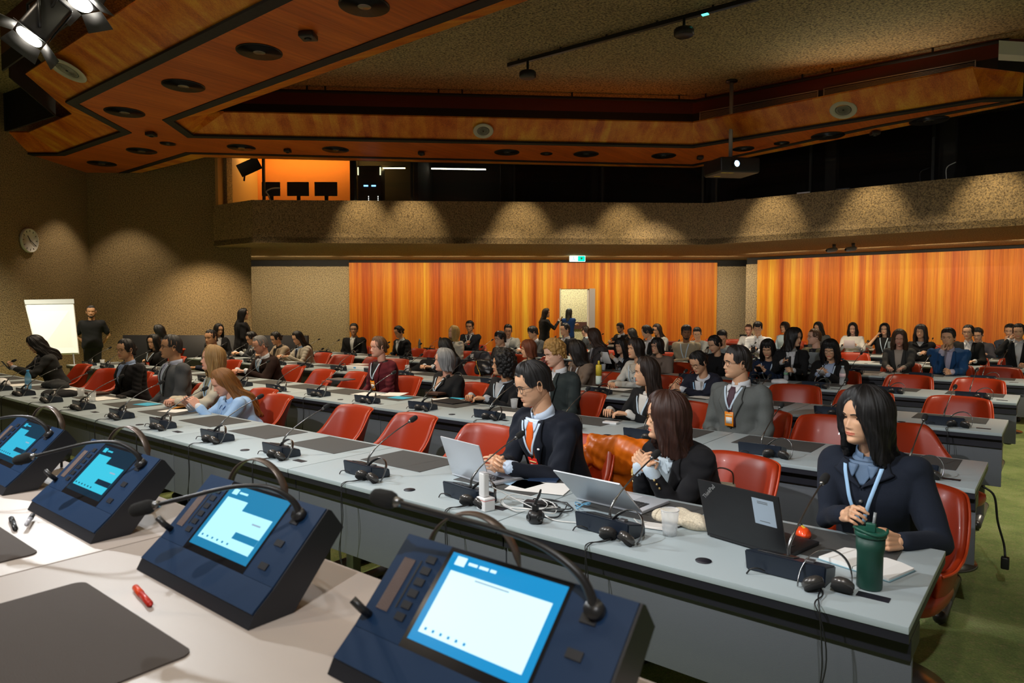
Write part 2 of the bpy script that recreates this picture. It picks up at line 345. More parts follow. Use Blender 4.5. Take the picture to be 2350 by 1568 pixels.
# balcony: parapet facets and underside
P = [W(15.40, -6.75, 0), W(14.16, -5.40, 0), W(14.52, 4.06, 0)]
P[0] = W(14.98, -6.50, 0); P[1] = Vector((-13.05, 7.70, 0)); P[2] = Vector((-5.93, 13.98, 0)); P3 = Vector((6, 14.0, 0))
Pin = [P[0]+W(.35, 0, 0), P[1]+W(.32, .04, 0), P[2]+W(.3, -.12, 0), P3+Vector((0, .3, 0))]
for n, a, b, ai, bi in (('wall_balcony_left', P[0], P[1], Pin[0], Pin[1]), ('wall_balcony_middle', P[1], P[2], Pin[1], Pin[2]), ('wall_balcony_right', P[2], P3, Pin[2], Pin[3])):
    struct(n, prism([a[:2], b[:2], bi[:2], ai[:2]], ZS, ZP), M_WALL)
uL = W(15.36, -6.3, 0); uL2 = W(15.36, -5.85, 0); uB = W(19.4, -9.4, 0); uM = W(19.25, 6.4, 0)
struct('ceiling_under_balcony', prism([P[0][:2], P[1][:2], P[2][:2], P3[:2], (6, 18.5), (uM.x, uM.y+.2), uB[:2], W(15.6, -6.3, 0)[:2]], ZS+.004, ZS+.12), M_WALL)
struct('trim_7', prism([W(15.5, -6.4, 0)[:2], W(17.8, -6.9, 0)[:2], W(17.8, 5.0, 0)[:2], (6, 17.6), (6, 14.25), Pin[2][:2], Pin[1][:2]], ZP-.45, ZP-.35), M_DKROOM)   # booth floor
# booth rooms: back wall, partitions, glazing, mullions
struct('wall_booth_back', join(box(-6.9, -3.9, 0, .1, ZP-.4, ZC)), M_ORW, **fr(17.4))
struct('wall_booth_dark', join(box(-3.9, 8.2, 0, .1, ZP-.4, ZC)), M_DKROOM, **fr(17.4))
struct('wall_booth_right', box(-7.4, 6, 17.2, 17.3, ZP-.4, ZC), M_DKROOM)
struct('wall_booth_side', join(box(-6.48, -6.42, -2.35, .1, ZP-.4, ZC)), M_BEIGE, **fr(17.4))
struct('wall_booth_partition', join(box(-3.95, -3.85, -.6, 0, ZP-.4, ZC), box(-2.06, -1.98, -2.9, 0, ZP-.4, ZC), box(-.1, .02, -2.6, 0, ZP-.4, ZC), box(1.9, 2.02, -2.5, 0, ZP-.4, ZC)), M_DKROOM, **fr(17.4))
def onP(px, a, b, off=.16):       # where the sight line of a column meets the glazing line a-b
    d = sight(px, 420); n = Vector((-(b-a).y, (b-a).x, 0)).normalized(); n = n if n.y > 0 else -n
    a2 = a+n*off; k = (a2.x*n.x+a2.y*n.y)/(d[0]*n.x+d[1]*n.y); return Vector((d[0]*k, d[1]*k, 0)), n
wi = 1
def pane(pa, pb, n):
    global wi
    q = [pa[:2], pb[:2], (pb+n*.012)[:2], (pa+n*.012)[:2]]
    wo = struct('window_%d' % wi, prism(q, ZP+.015, ZC-.01), M_PANE); wi += 1
    for p, wd in ((pa, .045), (pb, .045)):
        d = (pb-pa).normalized()*wd*.5
        struct('window_frame', prism([(p-d-n*.03)[:2], (p+d-n*.03)[:2], (p+d+n*.05)[:2], (p-d+n*.05)[:2]], ZP, ZC-.01), M_FR, parent=wo)
def mullion(px, a, b, wd, dp=.25):
    p, n = onP(px, a, b, .75); d = (b-a).normalized()*wd*.5
    return struct('wall_pier', prism([(p-d)[:2], (p+d)[:2], (p+d+n*dp)[:2], (p-d+n*dp)[:2]], ZP-.3, ZC-.01), plain('pier_grey', (.035, .032, .027), .8))
cols = [605, 815, 945, 1180, 1382, 1612]
for c0, c1 in zip(cols, cols[1:]):
    a, n = onP(c0, P[1], P[2]); b2, n = onP(c1, P[1], P[2]); pane(a, b2, n)
for c0, c1 in ((1645, 1860), (1860, 2140), (2140, 2500)):
    a, n = onP(c0, P[2], P3); b2, n = onP(c1, P[2], P3); pane(a, b2, n)
for c, wd in ((1157, .16), (1368, .2)): mullion(c, P[1], P[2], wd)
for c, wd in ((1632, .22), (1905, .2), (2172, .26)): mullion(c, P[2], P3, wd)
def onwall(px, py, depth): return D(px, py, depth)
M_TUBE = plain('tube_light', (1, 1, 1), .5, emit=(1, .95, .7), es=5)
M_TUBE2 = plain('tube_light_warm', (1, 1, 1), .5, emit=(1, .8, .35), es=5)
def booth_light(p0, p1, dep, lab, m=M_TUBE):
    a, b = D(*p0, dep), D(*p1, dep+.05)
    t = thing('tube_lamp', lab, 'lamp', a, group='tube lamps in the booths'); t['group'] = 'tube lamps in the booths'
    obj('light_tube', tube([(0, 0, 0), tuple(b-a)], .016), m, t)
    obj('housing', tube([(0, 0, .03), tuple(b-a+Vector((0, 0, .03)))], .02), M_FR, t)
booth_light((990, 387), (1115, 389), 16.5, 'long bright tube lamp glowing inside the dark middle booth')
booth_light((878, 386), (930, 386), 16.6, 'short yellowish tube lamp beside the equipment rack in the booth', M_TUBE2)
booth_light((1974, 350), (2132, 330), 16.4, 'long tilted tube lamp behind the glass of the right booth')
booth_light((2240, 316), (2350, 300), 16.4, 'tube lamp at the far right edge of the right booth')
booth_light((1858, 365), (1880, 364), 16.6, 'very short tube lamp left of the grey pier in the right booth')
t = thing('wall_lamp', 'small glowing orange lamp on the wall of the far right booth', 'lamp', D(2261, 350, 16.6)); obj('shade', bbox(-.11, .11, -.03, .03, -.04, .04, .01), plain('orange_glow', (1, .3, .02), .5, emit=(1, .22, .01), es=2), t, rot=(0, 0, YAW))
area('booth_lamp', W(16.9, -4.8, ZC-.08), W(17.3, -4.8, ZC-1.6), 46, 3.0, .1, (1, .62, .15))
area('booth_lamp', W(16.4, -6.1, ZC-.3), W(16.4, -6.6, ZC-1.2), 3, .4, .2, (1, .7, .3))
# equipment seen through the booth glass
def mon(px, py, wd, hh, dep, lab):
    c = D(px, py, dep); t = thing('monitor', lab, 'monitor', c, YAW, 'monitors standing behind the booth glass')
    obj('screen', bbox(-wd/2, wd/2, -.02, .02, -hh/2, hh/2, .008), M_BLK, t)
    obj('stand', join(box(-.04, .04, .02, .05, -hh/2-.12, 0), box(-.12, .12, -.06, .1, -hh/2-.14, -hh/2-.12)), M_BLK, t)
mon(622, 434, .42, .32, 15.9, 'leftmost black monitor standing in the orange-lit booth')
mon(684, 434, .5, .32, 15.9, 'second black monitor from the left in the orange-lit booth')
mon(748, 434, .52, .32, 15.9, 'third black monitor from the left in the orange-lit booth')
t = thing('wall_screen', 'black flat screen hung tilted on an arm at the left end of the booth', 'screen', D(572, 383, 15.3), YAW+.3)
obj('panel', bbox(-.24, .24, -.03, .03, -.14, .14, .01), M_BLK, t, rot=(R_(25), R_(-28), 0)); obj('arm', tube([(0, 0, 0), (-.1, .1, -.12), (-.12, .1, -.3)], .02), M_BLK, t)
t = thing('equipment_rack', 'black equipment rack with small blue and white lights in the booth', 'rack', D(848, 462, 16.0), YAW)
obj('cabinet', bbox(-.27, .27, 0, .5, -.3, .82, .01), M_BLK, t)
for k, (x, z) in enumerate([(-.08, .34), (.1, .34)]): obj('display', box(x-.05, x+.05, -.012, 0, z, z+.03), plain('blue_led', (.1, .4, 1), .5, emit=(.15, .5, 1), es=4), t)
for x in (-.02, .2):
    for k in range(3): obj('status_light', box(x-.006, x+.006, -.012, 0, .02+.04*k, .035+.04*k), plain('white_led', (1, 1, 1), .5, emit=(1, 1, .9), es=4), t)
obj('side_lights', join(box(-.27, -.245, -.012, 0, .6, .78), box(.245, .27, -.012, 0, .6, .78)), plain('dim_led', (1, 1, .7), .5, emit=(1, 1, .6), es=1.2), t)
o = obj('desk_lamp_arm', tube(smoothpath([(0, 0, -.16), (-.06, 0, 0), (-.1, 0, .08), (.02, 0, .14), (.2, 0, .15)]), .014), M_WHITE, loc=Vector((D(622, 440, 14.62).x, D(622, 440, 14.62).y, ZP+.165)), rot=(0, 0, YAW)); o.name = 'curved_cable'; tag(o, 'curved pale cable in front of the leftmost booth monitor', 'cable')
for i, (px, py) in enumerate([(1845, 432), (1700, 452), (1935, 428)]):
    t = thing('booth_device', ['small pale box lying on the right parapet ledge near the pier', 'tiny grey box on the parapet ledge beside the projector', 'small dark box on the right parapet ledge'][i], 'device', (V(px, py, 14.14).x, 14.14, ZP+.021), .1)
    obj('case', bbox(-.12, .12, -.06, .06, -.02, .02, .006), [M_WHITE, M_LEG, M_BLK][i], t)
for px, py0, py1, lab in ((2172, 412, 372, 'thin white gooseneck lamp left of the orange glow in the right booth'), (2112, 420, 385, 'slim dark microphone stalk in the right booth')):
    a = V(px, py0, 14.16); a.z = ZP+.1; b2 = V(px+22, py1, 14.16)-a
    o = obj('gooseneck', tube(smoothpath([(0, 0, -.1), (0, 0, b2.z*.6), tuple(b2)]), .008), M_WHITE if 'white' in lab else M_BLK, loc=a); tag(o, lab, 'lamp' if 'lamp' in lab else 'microphone')

# ---------------------------------------------------------------- the timber ring
def pl(z, *pts): return [U(x, y, z) for x, y in pts]
A = pl(ZR, (654, 0), (165, 236), (290, 303), (140, 355), (25, 355)); A[0] = Vector((6, A[0].y, ZR))
B = pl(ZR, (1124, 0), (385, 276), (437, 313), (1590, 337), (2255, 230), (2346, 228)); B[0] = Vector((6, B[0].y, ZR))
Cc = pl(ZR, (2346, 228), (2010, 290), (1590, 379), (432, 351), (255, 405), (150, 402), (25, 357))
poly = A+Cc[::-1]+B[::-1][1:]
struct('ceiling_ring', prism([p[:2] for p in poly], ZR, ZR+.04), M_RING)
Ap = pl(ZT, (305, 0), (58, 170), (165, 262), (65, 304), (-60, 304)); Ap[0] = Vector((6, Ap[0].y, ZT))
Bp = pl(ZT, (1210, 0), (478, 263), (515, 258), (1590, 282), (2232, 156), (2350, 170)); Bp[0] = Vector((6, Bp[0].y, ZT))
def slope(name, L, Lp, flip=False):
    for i in range(len(L)-1):
        a, b2, c2, d2 = L[i], L[i+1], Lp[i+1], Lp[i]
        o_ = (a+b2+c2+d2)/4; d = (b2-a); d.z = 0; d.normalize(); ang = math.atan2(d.y, d.x)
        Mi = Matrix.Rotation(-ang, 4, 'Z')@Matrix.Translation(-o_)
        q = [Mi@p for p in (a, b2, c2, d2)]; n = (q[1]-q[0]).cross(q[3]-q[0]).normalized()
        if n.z < 0: n = -n
        v = [p[:] for p in q]+[(p+n*.03)[:] for p in q]
        struct(name, arr(v, [(0, 1, 2, 3), (7, 6, 5, 4), (0, 4, 5, 1), (1, 5, 6, 2), (2, 6, 7, 3), (3, 7, 4, 0)]), M_SL, loc=o_, rot=(0, 0, ang))
M_SL = wood('veneer_slope_planks', (.46, .11, .012), (.62, .19, .020), (.74, .27, .030), 'y', 4.2, .38, boards=True)
slope('ceiling_slope_near', A, Ap); slope('ceiling_slope', B, Bp)
def strip(name, L, wd, z, h, m, closed=False):     # mitred flat band along a plan line
    n = len(L); out = []
    for i in range(n):
        d0 = (L[i]-L[i-1]) if i else (L[1]-L[0]); d1 = (L[i+1]-L[i]) if i < n-1 else (L[-1]-L[-2])
        d0 = Vector((d0.x, d0.y)).normalized(); d1 = Vector((d1.x, d1.y)).normalized()
        n0 = Vector((-d0.y, d0.x)); n1 = Vector((-d1.y, d1.x)); mm = (n0+n1)
        mm = mm/max(.35, mm.dot(n0)); p = Vector((L[i].x, L[i].y)); out.append((p-mm*wd/2, p+mm*wd/2))
    ps = [prism([out[i][0], out[i+1][0], out[i+1][1], out[i][1]], z, z+h) for i in range(n-1)]
    return struct(name, join(*ps), m)
strip('trim_8', A, .15, ZR-.012, .03, M_BLACK); strip('trim_9', B, .15, ZR-.012, .03, M_BLACK); strip('trim_10', Cc, .13, ZR-.012, .03, M_BLACK)
# outer lip beyond the outer slot
lip = pl(ZR, (2350, 236), (2015, 302), (1592, 386), (470, 361), (300, 403), (150, 425), (0, 368))
struct('ceiling_ring_lip', join(*[prism([Cc[i][:2], Cc[i+1][:2], lip[i+1][:2], lip[i][:2]], ZR, ZR+.03) for i in range(6)]), M_SL)
struct('ceiling_ring_fascia', join(*[prism([lip[i][:2], lip[i+1][:2], (lip[i+1]+W(.03, 0, 0))[:2], (lip[i]+W(.03, 0, 0))[:2]], ZR, ZR+.35) for i in range(6)]), M_BLACK)
# upright faces above the slopes
def upright(name, L, z0, z1, m, th=.04):
    struct(name, join(*[prism([L[i][:2], L[i+1][:2], (L[i+1]+W(th, 0, 0))[:2], (L[i]+W(th, 0, 0))[:2]], z0, z1) for i in range(len(L)-1)]), m)
zk = CH+SC*(4.86-CH)
Vb = pl(ZC, (250, 194), (1590, 228), (2292, 88), (2450, 92))
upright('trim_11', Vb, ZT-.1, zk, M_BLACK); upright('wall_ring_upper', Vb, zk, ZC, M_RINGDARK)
Va = [Vector((6, Ap[0].y-.25, 0)), Vector((Ap[1].x-.1, Ap[1].y-.25, 0))]
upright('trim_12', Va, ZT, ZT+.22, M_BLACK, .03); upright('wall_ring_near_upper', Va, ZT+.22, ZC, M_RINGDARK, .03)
Va2 = [Ap[1]+Vector((-.35, -.1, 0)), Ap[2]+Vector((-.35, -.15, 0)), Ap[3]+Vector((-.2, -.3, 0)), Ap[4]+Vector((0, -.3, 0))]
upright('trim_13', Va2, ZT, ZC, M_BLACK)  # black put in for the shade of the unlit recess
Vn = [Vector((6, Bp[0].y-.08, 0)), Vector((Bp[1].x, Bp[1].y-.08, 0))]
upright('trim_14', Vn, ZT, ZC, M_BLACK)
rail = [p+W(-.22, 0, -.1) for p in Vb[:3]]
o = struct('trim_15', tube(rail, .028), M_BLACK)
struct('trim_16', join(*[tube([tuple(rail[0].lerp(rail[1], t)), tuple(rail[0].lerp(rail[1], t)+Vector((0, 0, .12)))], .016) for t in (.33, .36, .55, .59, .78, .97)]+[tube([tuple(rail[1].lerp(rail[2], t)), tuple(rail[1].lerp(rail[2], t)+Vector((0, 0, .12)))], .016) for t in (.04, .4, .5, .8)]), M_BLACK)
# ventilation grilles in the black band on the right
def grille(px0, py0, px1, py1, lab):
    a, b2 = Vb[1], Vb[2]; d = (b2-a).normalized(); n = Vector((d.y, -d.x, 0))
    n = n if n.y < 0 else -n
    def hit(px, py):
        s_ = sight(px, py); a2 = a+n*.05; k = (a2.x*n.x+a2.y*n.y)/(s_[0]*n.x+s_[1]*n.y); return Vector((s_[0]*k, s_[1]*k, CH+s_[2]*k))
    p = hit(px0, py0); q = hit(px1, py1); L = (Vector((q.x-p.x, q.y-p.y, 0))).length; h = .17; z = (p.z+q.z)/2
    t = thing('ventilation_grille', lab, 'vent', (p.x, p.y, z), math.atan2(d.y, d.x), 'long ventilation grilles on the ceiling ring')
    obj('frame', join(box(0, L, -.02, 0, -h/2, -h/2+.014), box(0, L, -.02, 0, h/2-.014, h/2), box(0, .014, -.02, 0, -h/2, h/2), box(L-.014, L, -.02, 0, -h/2, h/2)), plain('grille_grey', (.30, .29, .28), .5), t)
    obj('slats', join(*[box(.01, L-.01, -.018, -.004, -h/2+.03+i*.02, -h/2+.037+i*.02) for i in range(6)]), plain('grille_grey', (.3, .29, .28), .5), t)
    obj('backing', box(.01, L-.01, -.003, .012, -h/2+.01, h/2-.01), M_BLACK, t)
grille(1606, 266, 1878, 221, 'shorter grey slatted air grille on the ceiling ring left of the projector pole corner')
grille(1890, 214, 2240, 152, 'longer grey slatted air grille on the ceiling ring at the upper right')
struct('trim_17', prism([U(2292, 110, ZT+.2)[:2], U(2460, 120, ZT+.2)[:2], U(2460, 118, ZT+.3)[:2], U(2292, 108, ZT+.3)[:2]], ZT+.12, ZT+.3), M_WHITE)
# recessed downlights
def downlight(px, py, r, lab, grp):
    c = U(px, py, ZR); rr = (U(px+r, py, ZR)-c).length
    t = thing('ceiling_downlight', lab, 'ceiling light', (c.x, c.y, ZR), 0, grp)
    obj('trim_ring', lathe([(rr, -.012), (rr, -.002), (rr*.9, -.002), (rr*.86, -.014), (rr*.95, -.018)], 40), M_BLK, t)
    obj('reflector', lathe([(rr*.9, -.013), (rr*.55, -.004), (rr*.3, -.002), (.001, -.002)], 40), plain('dull_reflector', (.035, .033, .03), .3, .5), t)
    obj('lamp_cap', lathe([(rr*.3, -.016), (rr*.24, -.02), (.001, -.022)], 24), M_DARKM, t)
row = ['nearest and largest round black downlight, cut by the top edge', 'second round black downlight of the near ceiling beam', 'third round black downlight of the near ceiling beam', 'fourth round black downlight of the near ceiling beam',
       'round black downlight near the left corner of the ceiling ring', 'leftmost dim round downlight over the far left corner', 'small round fitting right of the left corner downlight', 'first large downlight of the back ceiling strip from the left',
       'second large downlight of the back ceiling strip from the left', 'third large downlight of the back ceiling strip from the left', 'fourth large downlight of the back ceiling strip', 'fifth large downlight, left of the projector pole', 'downlight just right of the projector pole',
       'small round fitting between the third and fourth back downlights', 'small round fitting right of the projector pole', 'large downlight in the middle of the right ceiling strip', 'rightmost large downlight of the right ceiling strip']
for (px, py, r, k), lab in zip(DL, row): downlight(px, py, r, lab+' set in orange wood', 'round downlights in the wooden ceiling ring')
for (px, py), s_, lab in zip([(707, 74), (347, 303), (660, 341), (967, 347), (1607, 357), (2008, 300)], (.085, .075, .06, .06, .06, .07),
    ['square black sensor box on the near ceiling beam', 'small black sensor on the left ceiling corner', 'tiny black sensor left in the back ceiling strip', 'tiny brownish sensor in the middle of the back ceiling strip', 'tiny black sensor left of the projector pole', 'small black sensor in the right ceiling strip']):
    c = U(px, py, ZR); t = thing('ceiling_sensor', lab, 'sensor', (c.x, c.y, ZR-.013), .6, 'sensors on the wooden ceiling ring')
    obj('casing', bbox(-s_, s_, -s_, s_, -.06, 0, .015), M_BLK, t); obj('lens', lathe([(s_*.5, -.06), (s_*.4, -.075), (.001, -.08)], 16), M_BLK, t)
# round loudspeakers on the slopes
def hitplane(px, py, p0, p1, p2):
    n = (p1-p0).cross(p2-p0).normalized(); s_ = Vector(sight(px, py)); o_ = Vector((0, 0, CH)); k = (p0-o_).dot(n)/s_.dot(n)
    return o_+s_*k, (n if n.dot(s_) < 0 else -n)
def speaker(px, py, rr, p0, p1, p2, lab):
    c, n = hitplane(px, py, p0, p1, p2); t = thing('ceiling_speaker', lab, 'speaker', c+n*.035, 0, 'round loudspeakers in the sloping panels'); t.rotation_euler = n.to_track_quat('Z', 'Y').to_euler()
    obj('rim', lathe([(rr, .001), (rr, .008), (rr*.96, .012), (rr*.62, .012), (rr*.60, .004)], 48), plain('cream_rim', (.52, .52, .42), .5), t)
    obj('grille', lathe([(rr*.61, .004), (rr*.45, .010), (rr*.4, .004), (rr*.2, .004), (.001, .004)], 48), plain('speaker_mesh', (.13, .13, .11), .6), t)
    ps = [tube([(rr*(.1+.06*i)*math.cos(a), rr*(.1+.06*i)*math.sin(a), .009) for a in np.linspace(0, 2*math.pi, 33)], .0022*rr/.2, 4) for i in range(8)]
    obj('grille_rings', join(*ps), plain('cream_rim', (.52, .52, .42), .5), t)
    obj('cone', lathe([(rr*.08, .004), (rr*.07, .015), (.001, .02)], 20), M_BLK, t)
speaker(157, 156, .24, A[0], A[1], Ap[0], 'white round loudspeaker on the near sloping panel below the stage lights')
speaker(1109, 297, .18, B[2], B[3], Bp[2], 'white round loudspeaker on the back sloping panel above the middle of the hall')
speaker(1936, 248, .20, B[3], B[4], Bp[3], 'white round loudspeaker on the right sloping panel beside the projector pole')
# black ceiling track with two hanging sensors
a, b2 = U(1166, 150, ZC-.06), U(1800, -22, ZC-.06); d = b2-a; L = d.length; ang = math.atan2(d.y, d.x)
t = thing('ceiling_track', 'long black track rail fixed under the stone ceiling', 'track', a, ang)
obj('rail', bbox(0, L, -.03, .03, -.03, .03, .004), M_BLK, t)
obj('hangers', join(*[box(x, x+.03, -.01, .01, .03, .06) for x in np.arange(.2, L, .8)]), M_BLK, t)
obj('green_indicator', bbox(L*.755, L*.775, -.028, .028, -.04, -.03, .002), plain('teal_led', (.1, 1, .7), .5, emit=(.1, 1, .7), es=2), t)
for px, py, top, lab in ((1211, 172, 140, 'flat round black sensor hanging from the left end of the track rail'), (1570, 75, 40, 'larger flat round black sensor hanging from the track rail near the top edge')):
    c = U(px, top, ZC-.09); dep = c.length; q = Vector((c.x, c.y, CH+sight(px, py)[2]*(c.x/sight(px, py)[0])))
    t = thing('hanging_sensor', lab, 'sensor', (c.x, c.y, ZC-.09), 0, 'round sensors hanging from the track'); dz = q.z-(ZC-.09)
    obj('stem', tube([(0, 0, 0), (0, 0, dz)], .02), M_BLK, t); obj('disc', lathe([(.001, dz+.05), (.12, dz+.05), (.135, dz+.03), (.135, dz-.03), (.11, dz-.05), (.001, dz-.05)], 32), M_BLK, t)
# projector
c = U(1679, 185, ZC); dep = -c.x*math.sin(YAW)+c.y*math.cos(YAW); lo = D(1676, 368, dep)
t = thing('projector', 'black projector with a glowing blue-white lens hanging on a long pole', 'projector', c, YAW)
dz = lo.z-c.z
obj('ceiling_plate', lathe([(.001, 0), (.1, 0), (.1, -.025), (.03, -.045), (.001, -.045)], 28), M_BLK, t)
obj('pole', tube([(0, 0, -.03), (0, 0, dz+.02)], .034, 16), plain('pole_grey', (.42, .38, .37), .4, .5), t)
bd = obj('body', bbox(-.42, .36, -.28, .28, dz-.25, dz, .03, 3), M_BLK, t, rot=None); bd.rotation_euler = (0, R_(-2), R_(16)); bd.location = (.0, 0, 0)
obj('lens_barrel', xf(lathe([(.075, 0), (.075, .05), (.055, .055), (.055, .03), (.001, .03)], 24), Matrix.Translation((-.13, -.27, dz-.12))@Matrix.Rotation(R_(90), 4, 'X')), M_BLK, bd)
obj('lens_glow', ball((-.13, -.305, dz-.12), (.052, .02, .052), 20), plain('lens_light', (.3, .6, 1), .3, emit=(.25, .55, 1), es=14), bd)
obj('side_vent', join(*[box(.361, .366, -.2+.035*i, -.185+.035*i, dz-.21, dz-.04) for i in range(11)]), M_LEG, bd)
obj('bottom_plate', bbox(-.40, .34, -.26, .26, dz-.262, dz-.25, .004), plain('projector_base', (.16, .12, .09), .5), bd)
obj('warning_stickers', join(box(-.37, -.27, -.24, -.19, dz-.265, dz-.262), box(-.25, -.14, -.24, -.19, dz-.265, dz-.262), box(-.30, -.18, .1, .15, dz-.265, dz-.262)), plain('yellow_sticker', (.75, .6, .08), .6), bd)
obj('mount', bbox(-.07, .07, -.07, .07, dz, dz+.05, .008), M_BLK, t)
# exit sign and cameras under the balcony
c = D(1325, 590, 17.6); t = thing('exit_sign', 'lit green and white emergency exit sign under the balcony above the open door', 'sign', (c.x, c.y, ZS), YAW)
obj('panel', bbox(-.2, .2, -.02, .02, -.15, -.005, .004), plain('exit_white', (1, 1, 1), .5, emit=(.75, 1, .9), es=3), t)
obj('green_field', box(.01, .195, -.024, -.0201, -.146, -.01), plain('exit_green', (.0, .55, .35), .5, emit=(.0, .6, .36), es=1.4), t)
obj('arrow', arr([(.07, -.0245, -.05), (.14, -.0245, -.05), (.105, -.0245, -.11), (.07, -.0255, -.05), (.14, -.0255, -.05), (.105, -.0255, -.11)], [(0, 1, 2), (5, 4, 3), (0, 3, 4, 1), (1, 4, 5, 2), (2, 5, 3, 0)]), M_WHITE, t)
obj('running_figure', join(ball((-.10, -.023, -.035), (.014, .003, .014), 10), tube([(-.10, -.023, -.05), (-.09, -.023, -.09), (-.06, -.023, -.125)], .009, 6), tube([(-.09, -.023, -.09), (-.12, -.023, -.11), (-.15, -.023, -.11)], .008, 6), tube([(-.14, -.023, -.07), (-.10, -.023, -.055), (-.07, -.023, -.075)], .006, 6)), plain('exit_green', (.0, .55, .35), .5), t)
for px, lab in ((1914, 'left one of the two grey cameras mounted under the right balcony'), (1958, 'right one of the two grey cameras mounted under the right balcony')):
    c = V(px, 575, 15.6); t = thing('security_camera', lab, 'camera', (c.x, c.y, ZS), 0, 'cameras under the balcony')
    obj('bracket', tube([(0, 0, 0), (0, 0, -.09)], .035, 12), M_LEG, t)
    h = obj('housing', capsule((.02, .02, -.11), (-.09, -.08, -.13), .05), plain('camera_grey', (.30, .31, .33), .4), t)
    obj('lens', ball((-.118, -.108, -.135), .026, 12), M_BLK, h)
# theatre lanterns on the left
for i, (a, b2) in enumerate(LAN):
    b2 = a+W(-.45, -.45+.3*i, -1.0)
    d = (b2-a).normalized(); t = thing('stage_light', ['black stage lantern with open barn doors glowing at the upper left', 'second stage lantern with a pale barn door, cut by the top edge'][i], 'stage light', a, 0, 'stage lanterns at the upper left')
    q = d.to_track_quat('Z', 'Y').to_matrix().to_4x4()
    obj('housing', xf(join(bbox(-.11, .11, -.11, .11, -.32, .06, .03), box(-.09, .09, -.12, -.11, -.28, -.02), box(-.12, -.11, -.09, .09, -.28, -.02)), q), M_BLK, t)
    obj('lens_glow', xf(lathe([(.095, .062), (.09, .075), (.001, .085)], 28), q), plain('lantern_light', (1, 1, 1), .4, emit=(1, .95, .85), es=40), t)
    for k in range(4):
        M = q@Matrix.Rotation(k*math.pi/2, 4, 'Z')@Matrix.Translation((0, .11, .06))@Matrix.Rotation(R_([-66, -58, -62, -70][k]), 4, 'X')
        obj('barn_door', xf(arr([(-.11, 0, 0), (.11, 0, 0), (.14, 0, .15), (-.14, 0, .15), (-.11, .004, 0), (.11, .004, 0), (.14, .004, .15), (-.14, .004, .15)], [(0, 1, 2, 3), (7, 6, 5, 4), (0, 4, 5, 1), (1, 5, 6, 2), (2, 6, 7, 3), (3, 7, 4, 0)]), M), plain('barn_inside', (.035, .033, .03), .6), t)
    obj('yoke', join(tube([(-.13, 0, 0), (-.13, 0, .25), (.13, 0, .25), (.13, 0, 0)], .012), tube([(0, 0, .25), (0, 0, ZC-a.z)], .018)), M_BLK, t)
    obj('cable', tube(smoothpath([(.02, .05, .1), (.2, .12, .3), (.12, .02, .55), (.03, .03, ZC-a.z)]), .008), M_BLK, t)
# clock on the left wall
dep = 9.44*FPX/1102; c = W(dep, -9.44, CH+157*dep/FPX)
t = thing('wall_clock', 'round white wall clock on the rough left wall', 'clock', c, 0); t.rotation_euler = (math.pi/2, 0, YAW+math.pi/2)
obj('case', lathe([(.001, -.02), (.235, -.02), (.24, 0), (.235, .03), (.222, .035), (.218, .022), (.001, .022)], 48), plain('clock_white', (.62, .60, .55), .5), t)
obj('hour_marks', join(*[xf(box(-.006, .006, .165, .2, .022, .026), Matrix.Rotation(k*math.pi/6, 4, 'Z')) for k in range(12)]), M_BLK, t)
obj('hour_hand', xf(box(-.008, .008, -.02, .11, .027, .030), Matrix.Rotation(R_(40), 4, 'Z')), M_BLK, t)
obj('minute_hand', xf(box(-.006, .006, -.03, .17, .031, .034), Matrix.Rotation(R_(-125), 4, 'Z')), M_BLK, t)
# flip chart
q = [D(55, 690, 12.5), D(169, 688, 13.0), D(182, 812, 12.7), D(86, 815, 12.2)]
t = thing('flip_chart', 'white flip chart with squared paper standing against the left wall', 'flip chart', (q[3].x, q[3].y, 0)); o0 = t.location.copy()
n = (q[1]-q[0]).cross(q[3]-q[0]).normalized(); n = -n if n.y > 0 else n
def slab(Q, th, off=0):
    v = [(p-o0+n*off)[:] for p in Q]+[(p-o0+n*(off-th))[:] for p in Q]; return arr(v, [(0, 1, 2, 3), (7, 6, 5, 4), (0, 4, 5, 1), (1, 5, 6, 2), (2, 6, 7, 3), (3, 7, 4, 0)])
def lerpq(Q, u0, u1, v0, v1): f = lambda u, v: (Q[0].lerp(Q[1], u)).lerp(Q[3].lerp(Q[2], u), v); return [f(u0, v0), f(u1, v0), f(u1, v1), f(u0, v1)]
obj('board', slab(q, .02), M_WHITE, t, False); obj('clamp_bar', slab(lerpq(q, 0, 1, 0, .085), .03, .03), plain('clamp_grey', (.45, .48, .48), .4), t, False)
obj('paper_pad', slab(lerpq(q, .02, .98, .09, .99), .012, .02), plain('flip_paper', (.86, .87, .84), .8), t, False)
for u in (.15, .85):
    p = q[0].lerp(q[1], u)-o0; p2 = q[3].lerp(q[2], u)-o0; e = p2+(p2-p).normalized()*.75; obj('leg', tube([tuple(p2), (e.x, e.y, .01)], .014), M_LEG, t)
obj('leg', tube([tuple((q[0].lerp(q[1], .5)-o0)-n*.03), tuple(((q[3].lerp(q[2], .5)-o0)-n*.75).xy)+(.01,)], .014), M_LEG, t)
# low black partition in front of the far left wall
o = obj('low_partition', join(prism([W(14.55, -8.3, 0)[:2], W(14.3, -4.30, 0)[:2], W(14.38, -4.28, 0)[:2], W(14.63, -8.3, 0)[:2]], 0, 1.07)), M_BLACK); tag(o, 'low black partition behind the desks along the left wall', 'partition')
struct('trim_18', box(-6.2, -4.55, -.02, 0, 2.82, ZS), M_BLACK, **fr(19.2))  # black sheet stands in for the darkness of the recess above the wall
